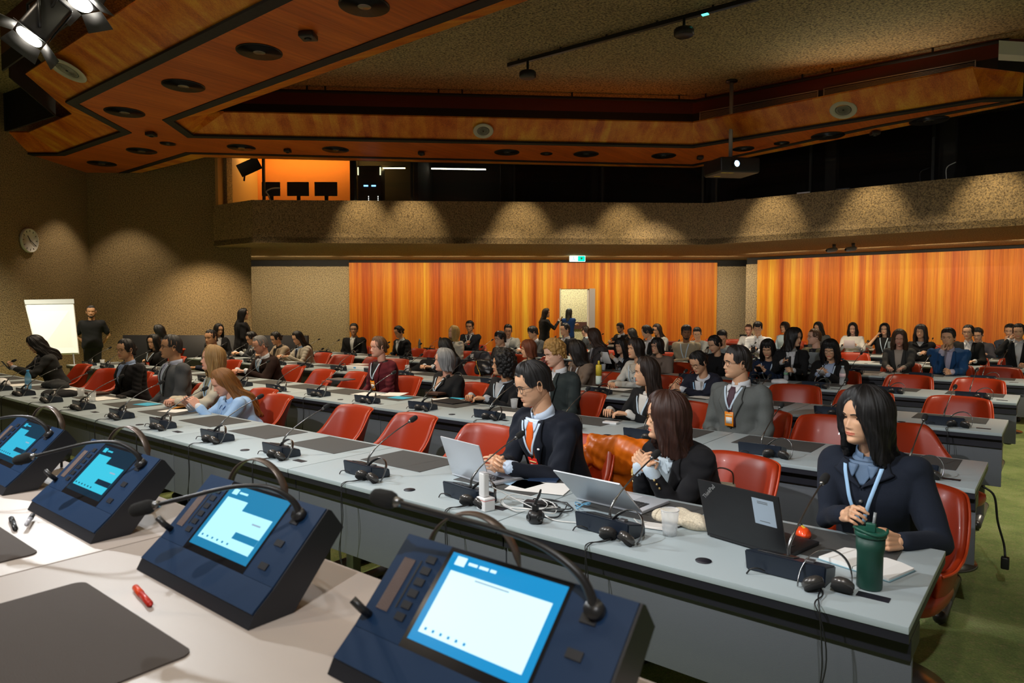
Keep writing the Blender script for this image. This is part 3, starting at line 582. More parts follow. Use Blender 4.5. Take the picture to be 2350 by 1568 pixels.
# ================================================================ FURNITURE
RY = [2.13, 3.99, 5.92, 7.93, 10.0, 12.1, 14.2, 16.3]        # front edges of the eight rows of desks
NU = [8, 8, 8, 8, 7, 6, 6, 5]
UL, X0, TZ, TD = 1.5, -.30, .74, .77
ROW = ['front', 'second', 'third', 'fourth', 'fifth', 'sixth', 'seventh', 'last']
ORD = ['first', 'second', 'third', 'fourth', 'fifth', 'sixth', 'seventh', 'eighth', 'ninth', 'tenth', 'eleventh', 'twelfth', 'thirteenth', 'fourteenth', 'fifteenth', 'sixteenth']
def rlab(i, n=None): return ('rightmost' if i == 0 else ORD[i]+' from the right')
def desk():
    t = thing('desk', 'd', 'desk', (0, 0, 0), 0, 'two-seat desks in rows')
    h = UL/2-.003
    obj('desk_top', bbox(-h, h, .0, TD, TZ-.022, TZ, .003), [M_TOP], t, sharp=40)
    obj('edge_band', join(box(-h, h, .004, .022, TZ-.05, TZ-.023), box(-h, h, TD-.022, TD-.004, TZ-.045, TZ-.023), box(-h, -h+.02, .022, TD-.022, TZ-.045, TZ-.023), box(h-.02, h, .022, TD-.022, TZ-.045, TZ-.023)), M_EDGE, t, False)
    obj('cable_tray', bbox(-h, h, .05, .2, TZ-.12, TZ-.051, .004), M_EDGE, t, False)
    obj('modesty_panel', bbox(-h, h, .07, .088, .34, TZ-.115, .004), M_PANEL, t, sharp=40)
    for sx in (-.375, .375):
        obj('writing_mat', bbox(sx-.25, sx+.25, TD-.37, TD-.035, TZ+.0003, TZ+.0025, .001, 1), M_PAD, t, False)
    obj('cable_port', lathe([(.001, TZ+.0004), (.028, TZ+.0004), (.028, TZ+.003), (.001, TZ+.003)], 20), M_EDGE, t, loc=(.1, .12, 0))
    obj('socket_cover', box(-.045, .045, -.02, .02, TZ+.0004, TZ+.002), M_EDGE, t, False, loc=(h-.12, .16, 0))
    for s_ in (-1, 1):
        x = s_*(h-.14)
        l = obj('leg', join(bbox(x-.03, x+.03, .30, .36, .04, TZ-.05, .006), tube([(x, .08, .035), (x, .72, .035)], .032, 12), bbox(x-.02, x+.02, .1, .7, TZ-.08, TZ-.05, .004)), M_LEG, t)
        obj('foot_cap', capsule((x, .075, .035), (x, .085, .035), .034), M_BLK, l); obj('foot_cap', capsule((x, .715, .035), (x, .725, .035), .034), M_BLK, l)
    return t
dk = desk(); first = True
for r, y in enumerate(RY):
    for k in range(NU[r]):
        x = X0-UL*(k+.5)
        lab = 'grey two-seat desk in the %s row, %s desk%s' % (ROW[r], rlab(k), ' beside the aisle' if k == 0 else '')
        if first: dk.location = (x, y, 0); dk['label'] = lab; first = False
        else: dup(dk, (x, y, 0), 0, lab)
# -------- red leather swivel chair
def chair():
    t = thing('chair', 'c', 'chair', (0, 0, 0), 0, 'red leather tub chairs at the desks')
    NU_, NV = 48, 9; n = 3.1
    def rim(th):
        a = abs(th)
        return .820-.008*(a/46)**2 if a < 46 else .812-(.812-.57)*(1-math.cos(min(1, (a-46)/50)*math.pi))/2
    def P_(th, v, off):
        a = R_(th); s_, c = math.sin(a), math.cos(a); e = 2/n
        rx = (.235+.04*v+off); ry = (.225+.065*v+off)
        x = rx*math.copysign(abs(s_)**e, s_); y = ry*math.copysign(abs(c)**e, c)*(1 if c > 0 else .9)
        z = .435+(rim(th)-.435)*v; return (x, y+.02+.05*max(0, c)*v*v, z)
    th = np.linspace(-118, 118, NU_); rs = []
    for a in th:
        ring = [P_(a, v, 0) for v in np.linspace(0, 1, NV)]
        top = P_(a, 1, -.014); ring += [(top[0], top[1], top[2]+.012)]+[P_(a, v, -.03) for v in np.linspace(.98, 0, NV)]
        rs.append(ring)
    obj('backrest', rings(rs, True), M_LEATHER, t)
    def se(rx, ry, z, k=40): return [(rx*math.copysign(abs(math.sin(a))**.62, math.sin(a)), -.01+ry*math.copysign(abs(math.cos(a))**.62, math.cos(a)), z) for a in np.linspace(0, 2*math.pi, k, endpoint=False)]
    obj('seat', rings([se(.18, .18, .37), se(.235, .235, .40), se(.245, .25, .43), se(.24, .25, .46), se(.20, .21, .478), se(.08, .08, .483)]), M_LEATHER, t)
    obj('piping', tube([P_(a, 1, .004) for a in th], .006, 6), M_PIPE, t)
    obj('pedestal', lathe([(.001, .37), (.09, .37), (.05, .34), (.028, .32), (.028, .06), (.001, .06)], 20), M_DARKM, t)
    obj('base', lathe([(.001, .065), (.04, .06), (.15, .035), (.255, .012), (.26, 0), (.001, 0)], 40), M_DARKM, t)
    return t
ch = chair(); ch_used = [False]
def put_chair(x, y, rz, lab):
    if not ch_used[0]: ch.location = (x, y, 0); ch.rotation_euler = (0, 0, rz); ch['label'] = lab; ch_used[0] = True; return ch
    return dup(ch, (x, y, 0), rz, lab)
rnd = random.Random(4)
# measured free chairs of the two nearest rows: (x, y, turn)
CH1 = {1: [(-.62, 3.24, .0), (-1.25, 3.38, -.35), (-2.30, 3.30, .1), (-3.02, 3.22, -.08), (-3.78, 3.25, -.10), (-4.50, 3.24, -.12), (-5.35, 3.24, -.1), (-6.15, 3.45, .1), (-7.15, 3.40, 0), (-8.15, 3.35, .1), (-9.0, 3.50, .25), (-9.75, 3.45, .3), (-11.0, 3.4, .2)],
       2: [(-.62, 5.12, .95), (-1.42, 5.12, .02), (-1.98, 5.22, -.1), (-2.85, 5.2, 0), (-3.55, 5.25, -.1), (-4.28, 5.25, 0), (-5.0, 5.25, 0), (-6.0, 5.25, -.1), (-6.95, 5.2, -.2), (-7.55, 5.15, -.1), (-7.95, 5.45, .25), (-8.6, 5.3, -.1), (-9.8, 5.25, 0), (-10.9, 5.3, .2), (-11.65, 5.2, 0)]}
for r in range(8):
    if r+1 in CH1: L = CH1[r+1]
    else:
        L = [(X0-.375-.75*k+rnd.uniform(-.07, .07), RY[r]+1.17+rnd.uniform(-.06, .08), rnd.uniform(-.25, .25)) for k in range(NU[r]*2)]
    for k, (x, y, rz) in enumerate(L):
        put_chair(x, y, rz, 'red leather tub chair behind the %s row of desks, %s' % (ROW[r], rlab(k)))
# -------- microphone unit and headset
def micunit():
    t = thing('microphone_unit', 'm', 'microphone', (0, 0, 0), 0, 'gooseneck microphone units on the desks')
    v = [(-.125, -.05, 0), (.125, -.05, 0), (.125, .07, 0), (-.125, .07, 0), (-.130, -.056, .070), (.130, -.056, .070), (.130, .06, .042), (-.130, .06, .042)]
    bm = bmesh.new(); vs = [bm.verts.new(p) for p in v]
    for f in [(3, 2, 1, 0), (4, 5, 6, 7), (0, 1, 5, 4), (1, 2, 6, 5), (2, 3, 7, 6), (3, 0, 4, 7)]: bm.faces.new([vs[i] for i in f])
    bmesh.ops.bevel(bm, geom=bm.edges[:], offset=.004, segments=2, affect='EDGES'); bm.verts.index_update()
    p = arr([q.co[:] for q in bm.verts], [[q.index for q in f.verts] for f in bm.faces]); bm.free()
    obj('base', p, M_NAVY, t, sharp=40)
    obj('button', bbox(.05, .08, -.01, .015, .054, .064, .002), M_LEG, t)
    obj('speaker_grille', bbox(-.1, .02, -.03, .03, .0555, .0590, .001), M_BLK, t, rot=(R_(-13), 0, 0))
    path = smoothpath([(-.01, .02, .045), (-.01, .03, .090), (.0, .075, .14), (.01, .17, .20), (.02, .285, .255)], 5)
    obj('gooseneck', tube(path, [.0058 if i < 9 else .0033 for i in range(len(path))], 8), M_DARKM, t)
    obj('lead', tube(smoothpath([(-.06, -.058, .012), (-.075, -.075, .022), (-.095, -.088, .020), (-.108, -.092, .002)], 5), .0028, 6), M_BLK, t)
    d = (path[-1]-path[-3]).normalized(); e = path[-1]
    obj('microphone_head', join(capsule(e+d*.012, e+d*.036, .0155, .0150), ), M_FOAM, t)
    obj('collar', tube([tuple(e-d*.012), tuple(e+d*.006)], .0085, 10), M_DARKM, t)
    return t
def headset():
    t = thing('headset', 'h', 'headset', (0, 0, 0), 0, 'interpretation headsets on the desks')
    c = Vector((0, 0, .01))
    pts = [Vector((.080*math.cos(a)+.02*math.sin(a), .015+.045*math.sin(a), .020+.088*math.sin(a))) for a in np.linspace(-.2, math.pi+.2, 25)]
    rs = []
    for i, p in enumerate(pts):
        q = (pts[min(i+1, 24)]-pts[max(i-1, 0)]).normalized(); s_ = q.cross(Vector((0, -.9, .45))).normalized(); wv = q.cross(s_).normalized()
        wd = .0085 if 4 < i < 20 else .004
        rs.append([tuple(p+wv*wd+s_*.0014), tuple(p-wv*wd+s_*.0014), tuple(p-wv*wd-s_*.0014), tuple(p+wv*wd-s_*.0014)])
    obj('headband', rings(rs), M_DARKM, t)
    for s_ in (-1, 1):
        M = Matrix.Translation((s_*.044, -.016, .026))@Matrix.Scale(1.22, 4)@Matrix.Rotation(R_(-35), 4, 'X')@Matrix.Rotation(R_(s_*18), 4, 'Y')
        e = obj('ear_cup', xf(lathe([(.001, -.010), (.024, -.010), (.028, -.002), (.027, .006), (.018, .013), (.001, .015)], 22), M), plain('gunmetal', (.10, .095, .09), .28, .6), t)
        obj('ear_pad', xf(lathe([(.001, -.017), (.022, -.017), (.027, -.013), (.026, -.008), (.001, -.008)], 22), M), M_FOAM, e)
    pa = smoothpath([(-.02, -.02, .01), (-.04, -.07, .006), (-.05, -.115, .004), (-.052, -.140, -.03), (-.045, -.145, -.18), (-.06, -.143, -.33), (-.05, -.14, -.42)], 6)
    obj('cable', join(tube(pa, .0022, 5), tube([p+Vector((.012*math.sin(i*.35), 0, 0)) for i, p in enumerate(pa)], .0022, 5)), M_BLK, t)
    return t
mu, hs = micunit(), headset(); mu_u = [0]; hs_u = [0]
M1X = [-.68, -1.37, -2.12, -2.86, -3.66, -4.42, -5.22, -5.95, -6.75, -7.5, -8.3, -9.0, -9.8, -10.5, -11.2, -11.9]
for r, y in enumerate(RY):
    hn = 0
    for k in range(NU[r]*2):
        j = lambda s_: rnd.uniform(-s_, s_)
        x = M1X[k] if r == 0 else X0-.375-.75*k+j(.07)+(.03 if r == 1 else 0)
        my = y+(.185 if r == 0 else .17+j(.02)); rz = j(.08)-(.12 if r == 0 else .05)
        lab = 'gooseneck microphone unit on the %s row of desks, %s' % (ROW[r], rlab(k))
        if r == 0 and k == 0: my += .0; rz = -.02
        if not mu_u[0]: mu.location = (x, my, TZ+.001); mu.rotation_euler = (0, 0, rz); mu['label'] = lab; mu_u[0] = 1
        else: dup(mu, (x, my, TZ+.001), rz, lab)
        if r > 3 and rnd.random() < .35: continue
        hx = x+.09+j(.03); hy = y+.115+(0 if r < 3 else j(.01)); hz = j(.25)-.1
        if r == 0 and k == 0: hx, hy, hz = x+.13, y+.125, .5
        lab = 'black interpretation headset on the %s row of desks, %s' % (ROW[r], rlab(hn)); hn += 1
        if not hs_u[0]: hs.location = (hx, hy, TZ+.002); hs.rotation_euler = (0, 0, hz); hs['label'] = lab; hs_u[0] = 1
        else: dup(hs, (hx, hy, TZ+.002), hz*.35 if not (r == 0 and k == 0) else hz, lab)
# ================================================================ PODIUM
ZPD = 1.10
M_POD = plain('pale_laminate', (.46, .40, .36), .45, bump=.05)
M_MAT2 = plain('brown_mat', (.058, .044, .037), .8, bump=.5, bscale=700)
t = thing('podium_table', 'long pale podium table in the foreground carrying four blue consoles', 'table', (0, 0, 0))
for x0, x1 in ((-4.8, -3.18), (-3.176, -1.60), (-1.596, -.12)): obj('table_top', bbox(x0, x1, .10, .85, ZPD-.03, ZPD, .004), M_POD, t, sharp=40)
obj('edge_band', box(-4.8, -.12, .83, .845, ZPD-.06, ZPD-.031), M_EDGE, t, False)
obj('front_panel', box(-4.7, -.2, .72, .745, .37, ZPD-.03), M_PANEL, t, False)
for x in (-4.6, -3.18, -1.6, -.25): obj('leg', bbox(x-.03, x+.03, .3, .5, .361, ZPD-.03, .005), M_LEG, t)
def roundrect(x0, x1, y0, y1, r, z0, z1):
    pts = []
    for cx, cy, a0 in ((x1-r, y1-r, 0), (x0+r, y1-r, 90), (x0+r, y0+r, 180), (x1-r, y0+r, 270)):
        pts += [(cx+r*math.cos(R_(a0+i*15)), cy+r*math.sin(R_(a0+i*15))) for i in range(7)]
    return prism(pts, z0, z1)
for i, (x0, x1) in enumerate(((-1.44, -1.005), (-2.12, -1.68), (-2.8, -2.36))):
    o = obj('desk_mat', roundrect(x0, x1, .14, .485, .02, ZPD+.0005, ZPD+.003), M_MAT2, None, False)
    tag(o, ['large brown desk mat with rounded corners at the bottom left of the podium', 'brown desk mat on the podium cut by the left edge of the view', 'third desk mat further along the podium table'][i], 'desk mat', 'desk mats on the podium')
M_CON = plain('console_navy', (.006, .026, .072), .42, spec=.3, bump=.04)
M_CONS = plain('console_side', (.012, .014, .02), .4)
def console(xl, lab, lit, k):
    Wd = .415; t = thing('conference_console', lab, 'console', (xl, .575, ZPD+.001), 0, 'blue conference consoles on the podium')
    prof = [(0, 0), (.012, .022), (.048, .052), (.158, .162), (.165, .158), (.190, .122), (.085, 0)]
    obj('housing', rings([[(x, p[0], p[1]) for p in prof] for x in (.0, Wd)]), M_CONS, t, False)
    # sloping face in local coordinates (u across, v up the slope)
    o0 = Vector((0, .048, .052)); vd = Vector((0, .110, .110)).normalized(); nn = Vector((0, -vd.z, vd.y)); L = .1556
    def face(u0, u1, v0, v1, h0, h1):
        q = []
        for h in (h0, h1):
            for u, v in ((u0, v0), (u1, v0), (u1, v1), (u0, v1)): q.append((Vector((u, 0, 0))+o0+vd*v+nn*h)[:])
        return arr(q, [(3, 2, 1, 0), (4, 5, 6, 7), (0, 1, 5, 4), (1, 2, 6, 5), (2, 3, 7, 6), (3, 0, 4, 7)])
    obj('front_plate', rings([[(x, .010, .020), (x, .010-.002, .0225), (x, .047-.001, .0545), (x, .048, .052)] for x in (.003, Wd-.003)]), M_CON, t, False)
    obj('control_plate', face(.003, Wd-.004, .001, L-.001, 0, .0022), M_CON, t, False)
    if k: obj('control_plate_trim', face(.098, .318, .0, L-.0015, .0022, .0026), plain('screen_bezel', (.008, .008, .01), .2), t, False)
    else: obj('control_plate_trim', face(.098, .318, .0, L-.0015, .0022, .0026), plain('screen_bezel', (.008, .008, .01), .2), t, False)
    s0 = .014
    E = [(.02, .22, .40), (.02, .22, .42), (.45, .80, .95), (.55, .9, 1.0)][lit]
    st = [.9, .9, 1.0, 1.0][lit]
    M_S = plain('screen_light_%d' % lit, (0, 0, 0), .25, emit=[(.03, .42, .62), (.04, .50, .68), (.40, .80, .95), (.62, .92, 1.0)][lit], es=st)
    M_SB = plain('screen_blue_%d' % lit, (0, 0, 0), .25, emit=[(.004, .03, .06), (.004, .02, .04), (.01, .17, .33), (.005, .22, .48)][lit], es=1)
    scn = obj('screen', face(.106, .312, s0, L-.008, .0026, .003), M_SB, t, False)
    def q(u0, u1, v0, v1, m, h=.0034, name='window_area'): return obj(name, face(.106+.206*u0, .106+.206*u1, s0+(L-.022)*v0, s0+(L-.022)*v1, .003, h), m, scn, False)
    if k < 3:
        q(.06, .42, .12, .80, M_S); q(.42, .94, .12, .66, M_S)
        q(.08, .17, .86, .95, M_S, .0036, 'logo_tile'); q(.20, .34, .89, .92, M_S, .0036, 'title_text')
        q(.56, .94, .26, .36, M_SB, .0038, 'blue_strip'); q(.70, .84, .52, .545, plain('dim_text', (0, 0, 0), .3, emit=(.25, .35, .45), es=1), .0038, 'text_line')
        for i in range(6): q(.10+.09*i, .125+.09*i, .155, .185, M_SB, .0038, 'icon')
    else:
        q(.06, .94, .10, .80, M_S); q(.06, .15, .87, .97, M_S, .0036, 'logo_tile')
        for a_, b_ in ((.18, .26), (.28, .36), (.38, .43)): q(a_, b_, .905, .935, M_S, .0036, 'title_text')
        for i in range(6): q(.10+.07*i, .12+.07*i, .135, .165, M_SB, .0038, 'icon')
        q(.3, .6, .76, .775, plain('dim_text', (0, 0, 0), .3, emit=(.25, .6, .75), es=1), .0038, 'text_line')
    obj('speaker_grille', face(.022, .046, .035, .118, .0022, .0032), plain('grille_brown', (.10, .06, .05), .6, bump=1, bscale=900), t, False)
    for i in range(6): obj('button', face(.066, .084, .03+.018*i, .041+.018*i, .0022, .0046), M_CONS, t, False)
    for i in range(3): obj('button', face(.345, .368, .02+.045*i, .032+.045*i, .0022, .0046), M_CONS, t, False)
    obj('volume_slot', face(.056, .059, .045, .12, .0022, .003), M_BLK, t, False)
    kb = (Vector((.018, 0, 0))+o0+vd*.022+nn*.002)
    obj('headset_jack', tube([tuple(kb), tuple(kb+nn*.02), tuple(kb+nn*.03+Vector((-.012, 0, .006)))], .006, 10), M_BLK, t)
    c = Vector((.362, 0, 0))+o0+vd*.128+nn*.003
    nk_ = [(-.008, -.012, .03), (-.035, -.040, .055), (-.085, -.080, .056), (-.155, -.13, .036), (-.205, -.170, .020)] if k < 3 else [(-.02, -.004, .04), (-.07, -.012, .068), (-.14, -.025, .082), (-.235, -.042, .090), (-.31, -.055, .096)]
    pa = smoothpath([tuple(c)]+[tuple(c+Vector(q_)) for q_ in nk_], 6)
    obj('microphone_socket', tube([tuple(c-nn*.002), tuple(c+nn*.012)], .013, 16), M_BLK, t)
    obj('gooseneck', tube(pa, [.0075-.0035*min(1, i/14) for i in range(len(pa))], 10), M_BLK, t)
    e = pa[-1]; d = (pa[-1]-pa[-3]).normalized(); obj('microphone_head', capsule(e+d*.008, e+d*.030, .0135, .0125, 16), M_FOAM, t); obj('collar', tube([tuple(e-d*.014), tuple(e+d*.002)], [.006, .009], 12), M_DARKM, t)
    # headband of the headset hung behind
    h = thing('headset', ['curved headband of a headset standing behind the leftmost console', 'curved headband of a headset behind the second console', 'brown-grey headband of a headset rising behind the third console', 'broad headband of a headset rising behind the nearest console'][k], 'headset', (xl+.085, .79, ZPD+.001), .25, 'headsets behind the podium consoles')
    pts = [Vector((.082*math.cos(a), 0, .112+.085*math.sin(a)*1.0)) for a in np.linspace(-.5, math.pi+.5, 31)]; rs = []
    for i, p in enumerate(pts):
        s_ = Vector((math.cos(np.linspace(-.5, math.pi+.5, 31)[i]), 0, math.sin(np.linspace(-.5, math.pi+.5, 31)[i]))); wv = Vector((0, 1, 0))*(.009 if 5 < i < 25 else .004)
        rs.append([tuple(p+wv+s_*.0015), tuple(p-wv+s_*.0015), tuple(p-wv-s_*.0015), tuple(p+wv-s_*.0015)])
    obj('headband', rings(rs), plain('band_brown', (.11, .085, .07), .3, .3), h)
    for s_ in (-1, 1):
        M = Matrix.Translation((s_*.065, 0, .05))@Matrix.Rotation(math.pi/2, 4, 'Y')
        e_ = obj('ear_cup', xf(lathe([(.001, -.012), (.03, -.012), (.034, 0), (.03, .01), (.001, .014)], 24), M), M_BLK, h); 
        obj('yoke', tube([(s_*.065, 0, .0), (s_*.065, 0, .09)], .004), M_BLK, e_)
    return t
for k, (x, lab) in enumerate(((-2.70, 'dark console at the left edge, screen with cyan window, cut by the frame'), (-2.075, 'second console from the left with dark cyan screen and curved microphone'),
                              (-1.425, 'third console from the left with bright pale-blue screen'), (-.80, 'nearest and largest console with bright white-blue screen at the bottom'))):
    console(x, lab, k, k)
def pen(p, q, r, m, m2, lab):
    p, q = Vector(p), Vector(q); t = thing('pen', lab, 'pen', p); d = q-p
    obj('barrel', tube([(0, 0, 0), tuple(d*.62)], r, 12), m, t); obj('cap', tube([tuple(d*.6), tuple(d)], [r*1.12, r*1.05], 12), m2, t); obj('clip', bbox(-.002, .002, -.001, .001, 0, .001, .0003), m2, t, loc=d*.9)
    obj('tip', tube([(0, 0, 0), tuple(-d*.07)], [r*.8, r*.2], 10), m, t)
pen((-1.225, .515, ZPD+.006), (-1.32, .53, ZPD+.006), .0055, plain('pen_red', (.55, .02, .01), .35), plain('pen_orange', (.75, .06, .01), .35), 'red pen lying on the podium beside the large brown mat')
pen((-1.895, .500, ZPD+.006), (-2.00, .52, ZPD+.006), .0055, M_BLK, M_BLK, 'black pen on the podium in front of the second console')
pen((-1.885, .520, ZPD+.014), (-1.965, .555, ZPD+.012), .0052, plain('pen_clear', (.5, .5, .55), .2), M_BLK, 'clear-barrelled pen lying across the black pen')
# ================================================================ PEOPLE
def skinmat(c):
    k = 'skin_%02d%02d%02d' % tuple(int(x*99) for x in c)
    if k in MATS: return MATS[k]
    m, nt, b = newmat(k); v = coords(nt); n = noise(nt, v, 14, 3)
    c2 = tuple(x*f for x, f in zip(c, (.86, .74, .70))); nt.links.new(mixc(nt, n, c, c2), b.inputs['Base Color'])
    b.inputs['Roughness'].default_value = .5; b.inputs['Specular IOR Level'].default_value = .35
    b.inputs['Subsurface Weight'].default_value = .08; b.inputs['Subsurface Radius'].default_value = (.012, .005, .003)
    n2 = noise(nt, v, 420, 2); bumpn(nt, b, n2, .12, .001); MATS[k] = m; return m
def hairmat(c):
    k = 'hair_%03d%03d%03d' % tuple(int(x*999) for x in c)
    if k in MATS: return MATS[k]
    m, nt, b = newmat(k); t = nt.nodes.new('ShaderNodeUVMap'); t.uv_map = 'strand'; mp = nt.nodes.new('ShaderNodeMapping'); mp.inputs['Scale'].default_value = (70, 1.2, 1)
    nt.links.new(t.outputs['UV'], mp.inputs['Vector']); n = noise(nt, mp.outputs['Vector'], 2.4, 5, .7)
    r = ramp(nt, [(.3, tuple(x*.45 for x in c)), (.52, c), (.72, tuple(min(1, x*1.9+.006) for x in c))]); nt.links.new(n, r.inputs[0])
    nt.links.new(r.outputs[0], b.inputs['Base Color']); b.inputs['Roughness'].default_value = .42; b.inputs['Specular IOR Level'].default_value = .45
    bumpn(nt, b, n, .7, .006); MATS[k] = m; return m
def cloth(c, kind='wool'):
    k = kind+'_%03d%03d%03d' % tuple(int(x*999) for x in c)
    if k in MATS: return MATS[k]
    m, nt, b = newmat(k); v = coords(nt); n = noise(nt, v, 520 if kind == 'wool' else 160, 3, .7); n0 = noise(nt, v, 7, 2)
    lo_, hi_ = (.72, 1.25) if kind != 'satin' else (.94, 1.04); r = ramp(nt, [(.35, tuple(x*lo_ for x in c)), (.65, tuple(min(1, x*hi_) for x in c))]); nt.links.new(n, r.inputs[0])
    cc = mixc(nt, .25, r.outputs[0], tuple(x*.8 for x in c))
    if kind == 'tweed': 
        n9 = noise(nt, v, 60, 4, .9); r9 = ramp(nt, [(.4, tuple(x*.35 for x in c)), (.6, tuple(min(1, x*1.6) for x in c))]); nt.links.new(n9, r9.inputs[0]); cc = mixc(nt, .6, cc, r9.outputs[0])
    nt.links.new(cc, b.inputs['Base Color'])
    b.inputs['Roughness'].default_value = .88 if kind != 'satin' else .5; b.inputs['Sheen Weight'].default_value = .02 if kind != 'satin' else 0; b.inputs['Specular IOR Level'].default_value = .25
    bumpn(nt, b, n, .35 if kind != 'satin' else .06, .002); MATS[k] = m; return m
# ---- head: profile curves over height t (0 chin .. 1 crown)
def cur(xs, ys):
    xs, ys = np.array(xs, float), np.array(ys, float)
    def f(t):
        t = np.asarray(t, float); i = np.clip(np.searchsorted(xs, t)-1, 0, len(xs)-2); h = xs[i+1]-xs[i]; s_ = (t-xs[i])/h
        m_ = np.gradient(ys, xs); a = ys[i]; b_ = ys[i+1]
        return (2*s_**3-3*s_**2+1)*a+(s_**3-2*s_**2+s_)*h*m_[i]+(-2*s_**3+3*s_**2)*b_+(s_**3-s_**2)*h*m_[i+1]
    return f
HWd = cur([0, .04, .10, .18, .28, .40, .52, .64, .76, .86, .94, .985, 1], [.012, .030, .045, .057, .0645, .0695, .0735, .0755, .0735, .064, .045, .022, .001])
HFr = cur([0, .03, .08, .14, .22, .30, .42, .50, .58, .68, .78, .87, .94, .985, 1], [.055, .074, .081, .079, .082, .083, .083, .083, .089, .089, .082, .067, .046, .020, .001])
HBk = cur([0, .05, .12, .2, .3, .45, .6, .72, .82, .9, .96, .99, 1], [-.012, .0, .028, .062, .084, .096, .102, .100, .089, .070, .044, .02, .001])
HH = .228
def head(lod, nose=1.0, male=True, closed=False, smile=0):
    na, ntt = {0: (88, 76), 1: (56, 48), 2: (40, 34)}[lod]
    ts = .5-.5*np.cos(np.linspace(0.0, math.pi, ntt)); ts = .75*np.linspace(0, 1, ntt)+.25*ts
    u = np.linspace(-1, 1, na, endpoint=False); an = math.pi*(u*.62+.38*u*np.abs(u))     # denser at the face (angle 0 = front)
    T, Aa = np.meshgrid(ts, an, indexing='ij'); s_, c = np.sin(Aa), np.cos(Aa); e = 2/2.25
    x = HWd(T)*np.sign(s_)*np.abs(s_)**e; y = np.where(c > 0, HFr(T), HBk(T))*np.sign(c)*np.abs(c)**e; z = (T-.5)*HH
    if not male: x = x*(1-.06*np.exp(-((T-.12)/.12)**2)); 
    fr_ = np.clip((c-.15)/.5, 0, 1)
    g = lambda cx, sx, cz, sz: np.exp(-((np.abs(x)-cx)/sx)**2-((T-cz)/sz)**2)
    nz = np.interp(T, [.27, .30, .325, .345, .38, .46, .52, .57], [0, .006, .019, .0225, .0185, .0085, .0035, .0])*nose
    nw = np.interp(T, [.3, .34, .42, .52], [.0125, .0115, .0085, .0085])
    dy = nz*np.exp(-(x/nw)**2)+g(.0125, .006, .322, .018)*.007*nose
    dy += -.011*g(.031, .017, .50, .045)+.0035*g(.028, .02, .575, .03)+.003*g(.044, .016, .41, .06)
    dy += .0065*g(0, .021, .236, .014)+.0060*g(0, .018, .196, .016)-.0035*g(0, .024, .217, .007)-.004*g(0, .02, .155, .018)+.004*g(0, .018, .085, .04)-.0015*g(0, .004, .268, .02)
    dy += -.004*g(.052, .014, .27, .06)
    y = y+dy*fr_
    v = np.stack([x, y, z], -1).reshape(-1, 3); f = []; mi = []
    for i in range(ntt-1):
        for j in range(na):
            a = i*na+j; b = i*na+(j+1) % na; f.append((a, b, b+na, a+na)); q = v[[a, b, b+na, a+na]].mean(0); t = q[2]/HH+.5
            w_ = .0245+.002*smile
            up = .252-.012*(abs(q[0])/w_)**1.5+.004*math.cos(q[0]*350); lo = .176+.034*(abs(q[0])/w_)**2
            mi.append(1 if (q[1] > .05 and abs(q[0]) < w_ and lo < t < up) else 0)
    f.append(tuple(range(na-1, -1, -1))); mi.append(0); f.append(tuple((ntt-1)*na+i for i in range(na))); mi.append(0)
    P_ = [(v, f, mi)]
    for s1 in (-1, 1):
        Mx = np.array(Matrix.Translation((s1*.0735, -.008, -.008))@Matrix.Rotation(s1*R_(-20), 4, 'Z')@Matrix.Rotation(R_(8), 4, 'X'))
        k = 14 if lod < 2 else 10
        rs = []
        for r, off, sc2 in ((.0, .001, .1), (.3, .003, .55), (.0, .0075, .75), (0, .0125, .93), (0, .012, 1.0), (0, .006, 1.0), (0, -.004, .8)):
            rs.append([(s1*off, .0165*sc2*math.cos(a)*(1+.25*math.sin(a)), .031*sc2*math.sin(a)) for a in np.linspace(0, 2*math.pi, k, endpoint=False)])
        p = rings(rs); P_.append(xf(p, Mx))
    if lod < 2:      # eyelids
        for s1 in (-1, 1):
            n = 16; rs = []
            for ph in np.linspace(R_(90), R_(-18 if closed else 14), 7):
                rs.append([(.0135*math.cos(a)*1.08, .0128*math.sin(a)*math.cos(ph), .0122*math.sin(a)*math.sin(ph)) for a in np.linspace(0.02, math.pi-.02, n)])
            P_.append(xf(rings(rs, False, False, False), Matrix.Translation((s1*.0315, .0612, .0015))))
            rs = []
            for ph in np.linspace(R_(-90), R_(-26), 5):
                rs.append([(.0135*math.cos(a)*1.08, .0126*math.sin(a)*math.cos(ph), .0120*math.sin(a)*math.sin(ph)) for a in np.linspace(0.02, math.pi-.02, n)])
            P_.append(xf(rings(rs, False, False, False), Matrix.Translation((s1*.0315, .0612, .0015))))
    return join(*P_)
HC = {}
def head_c(*a):
    if a not in HC: HC[a] = head(*a)
    return HC[a]
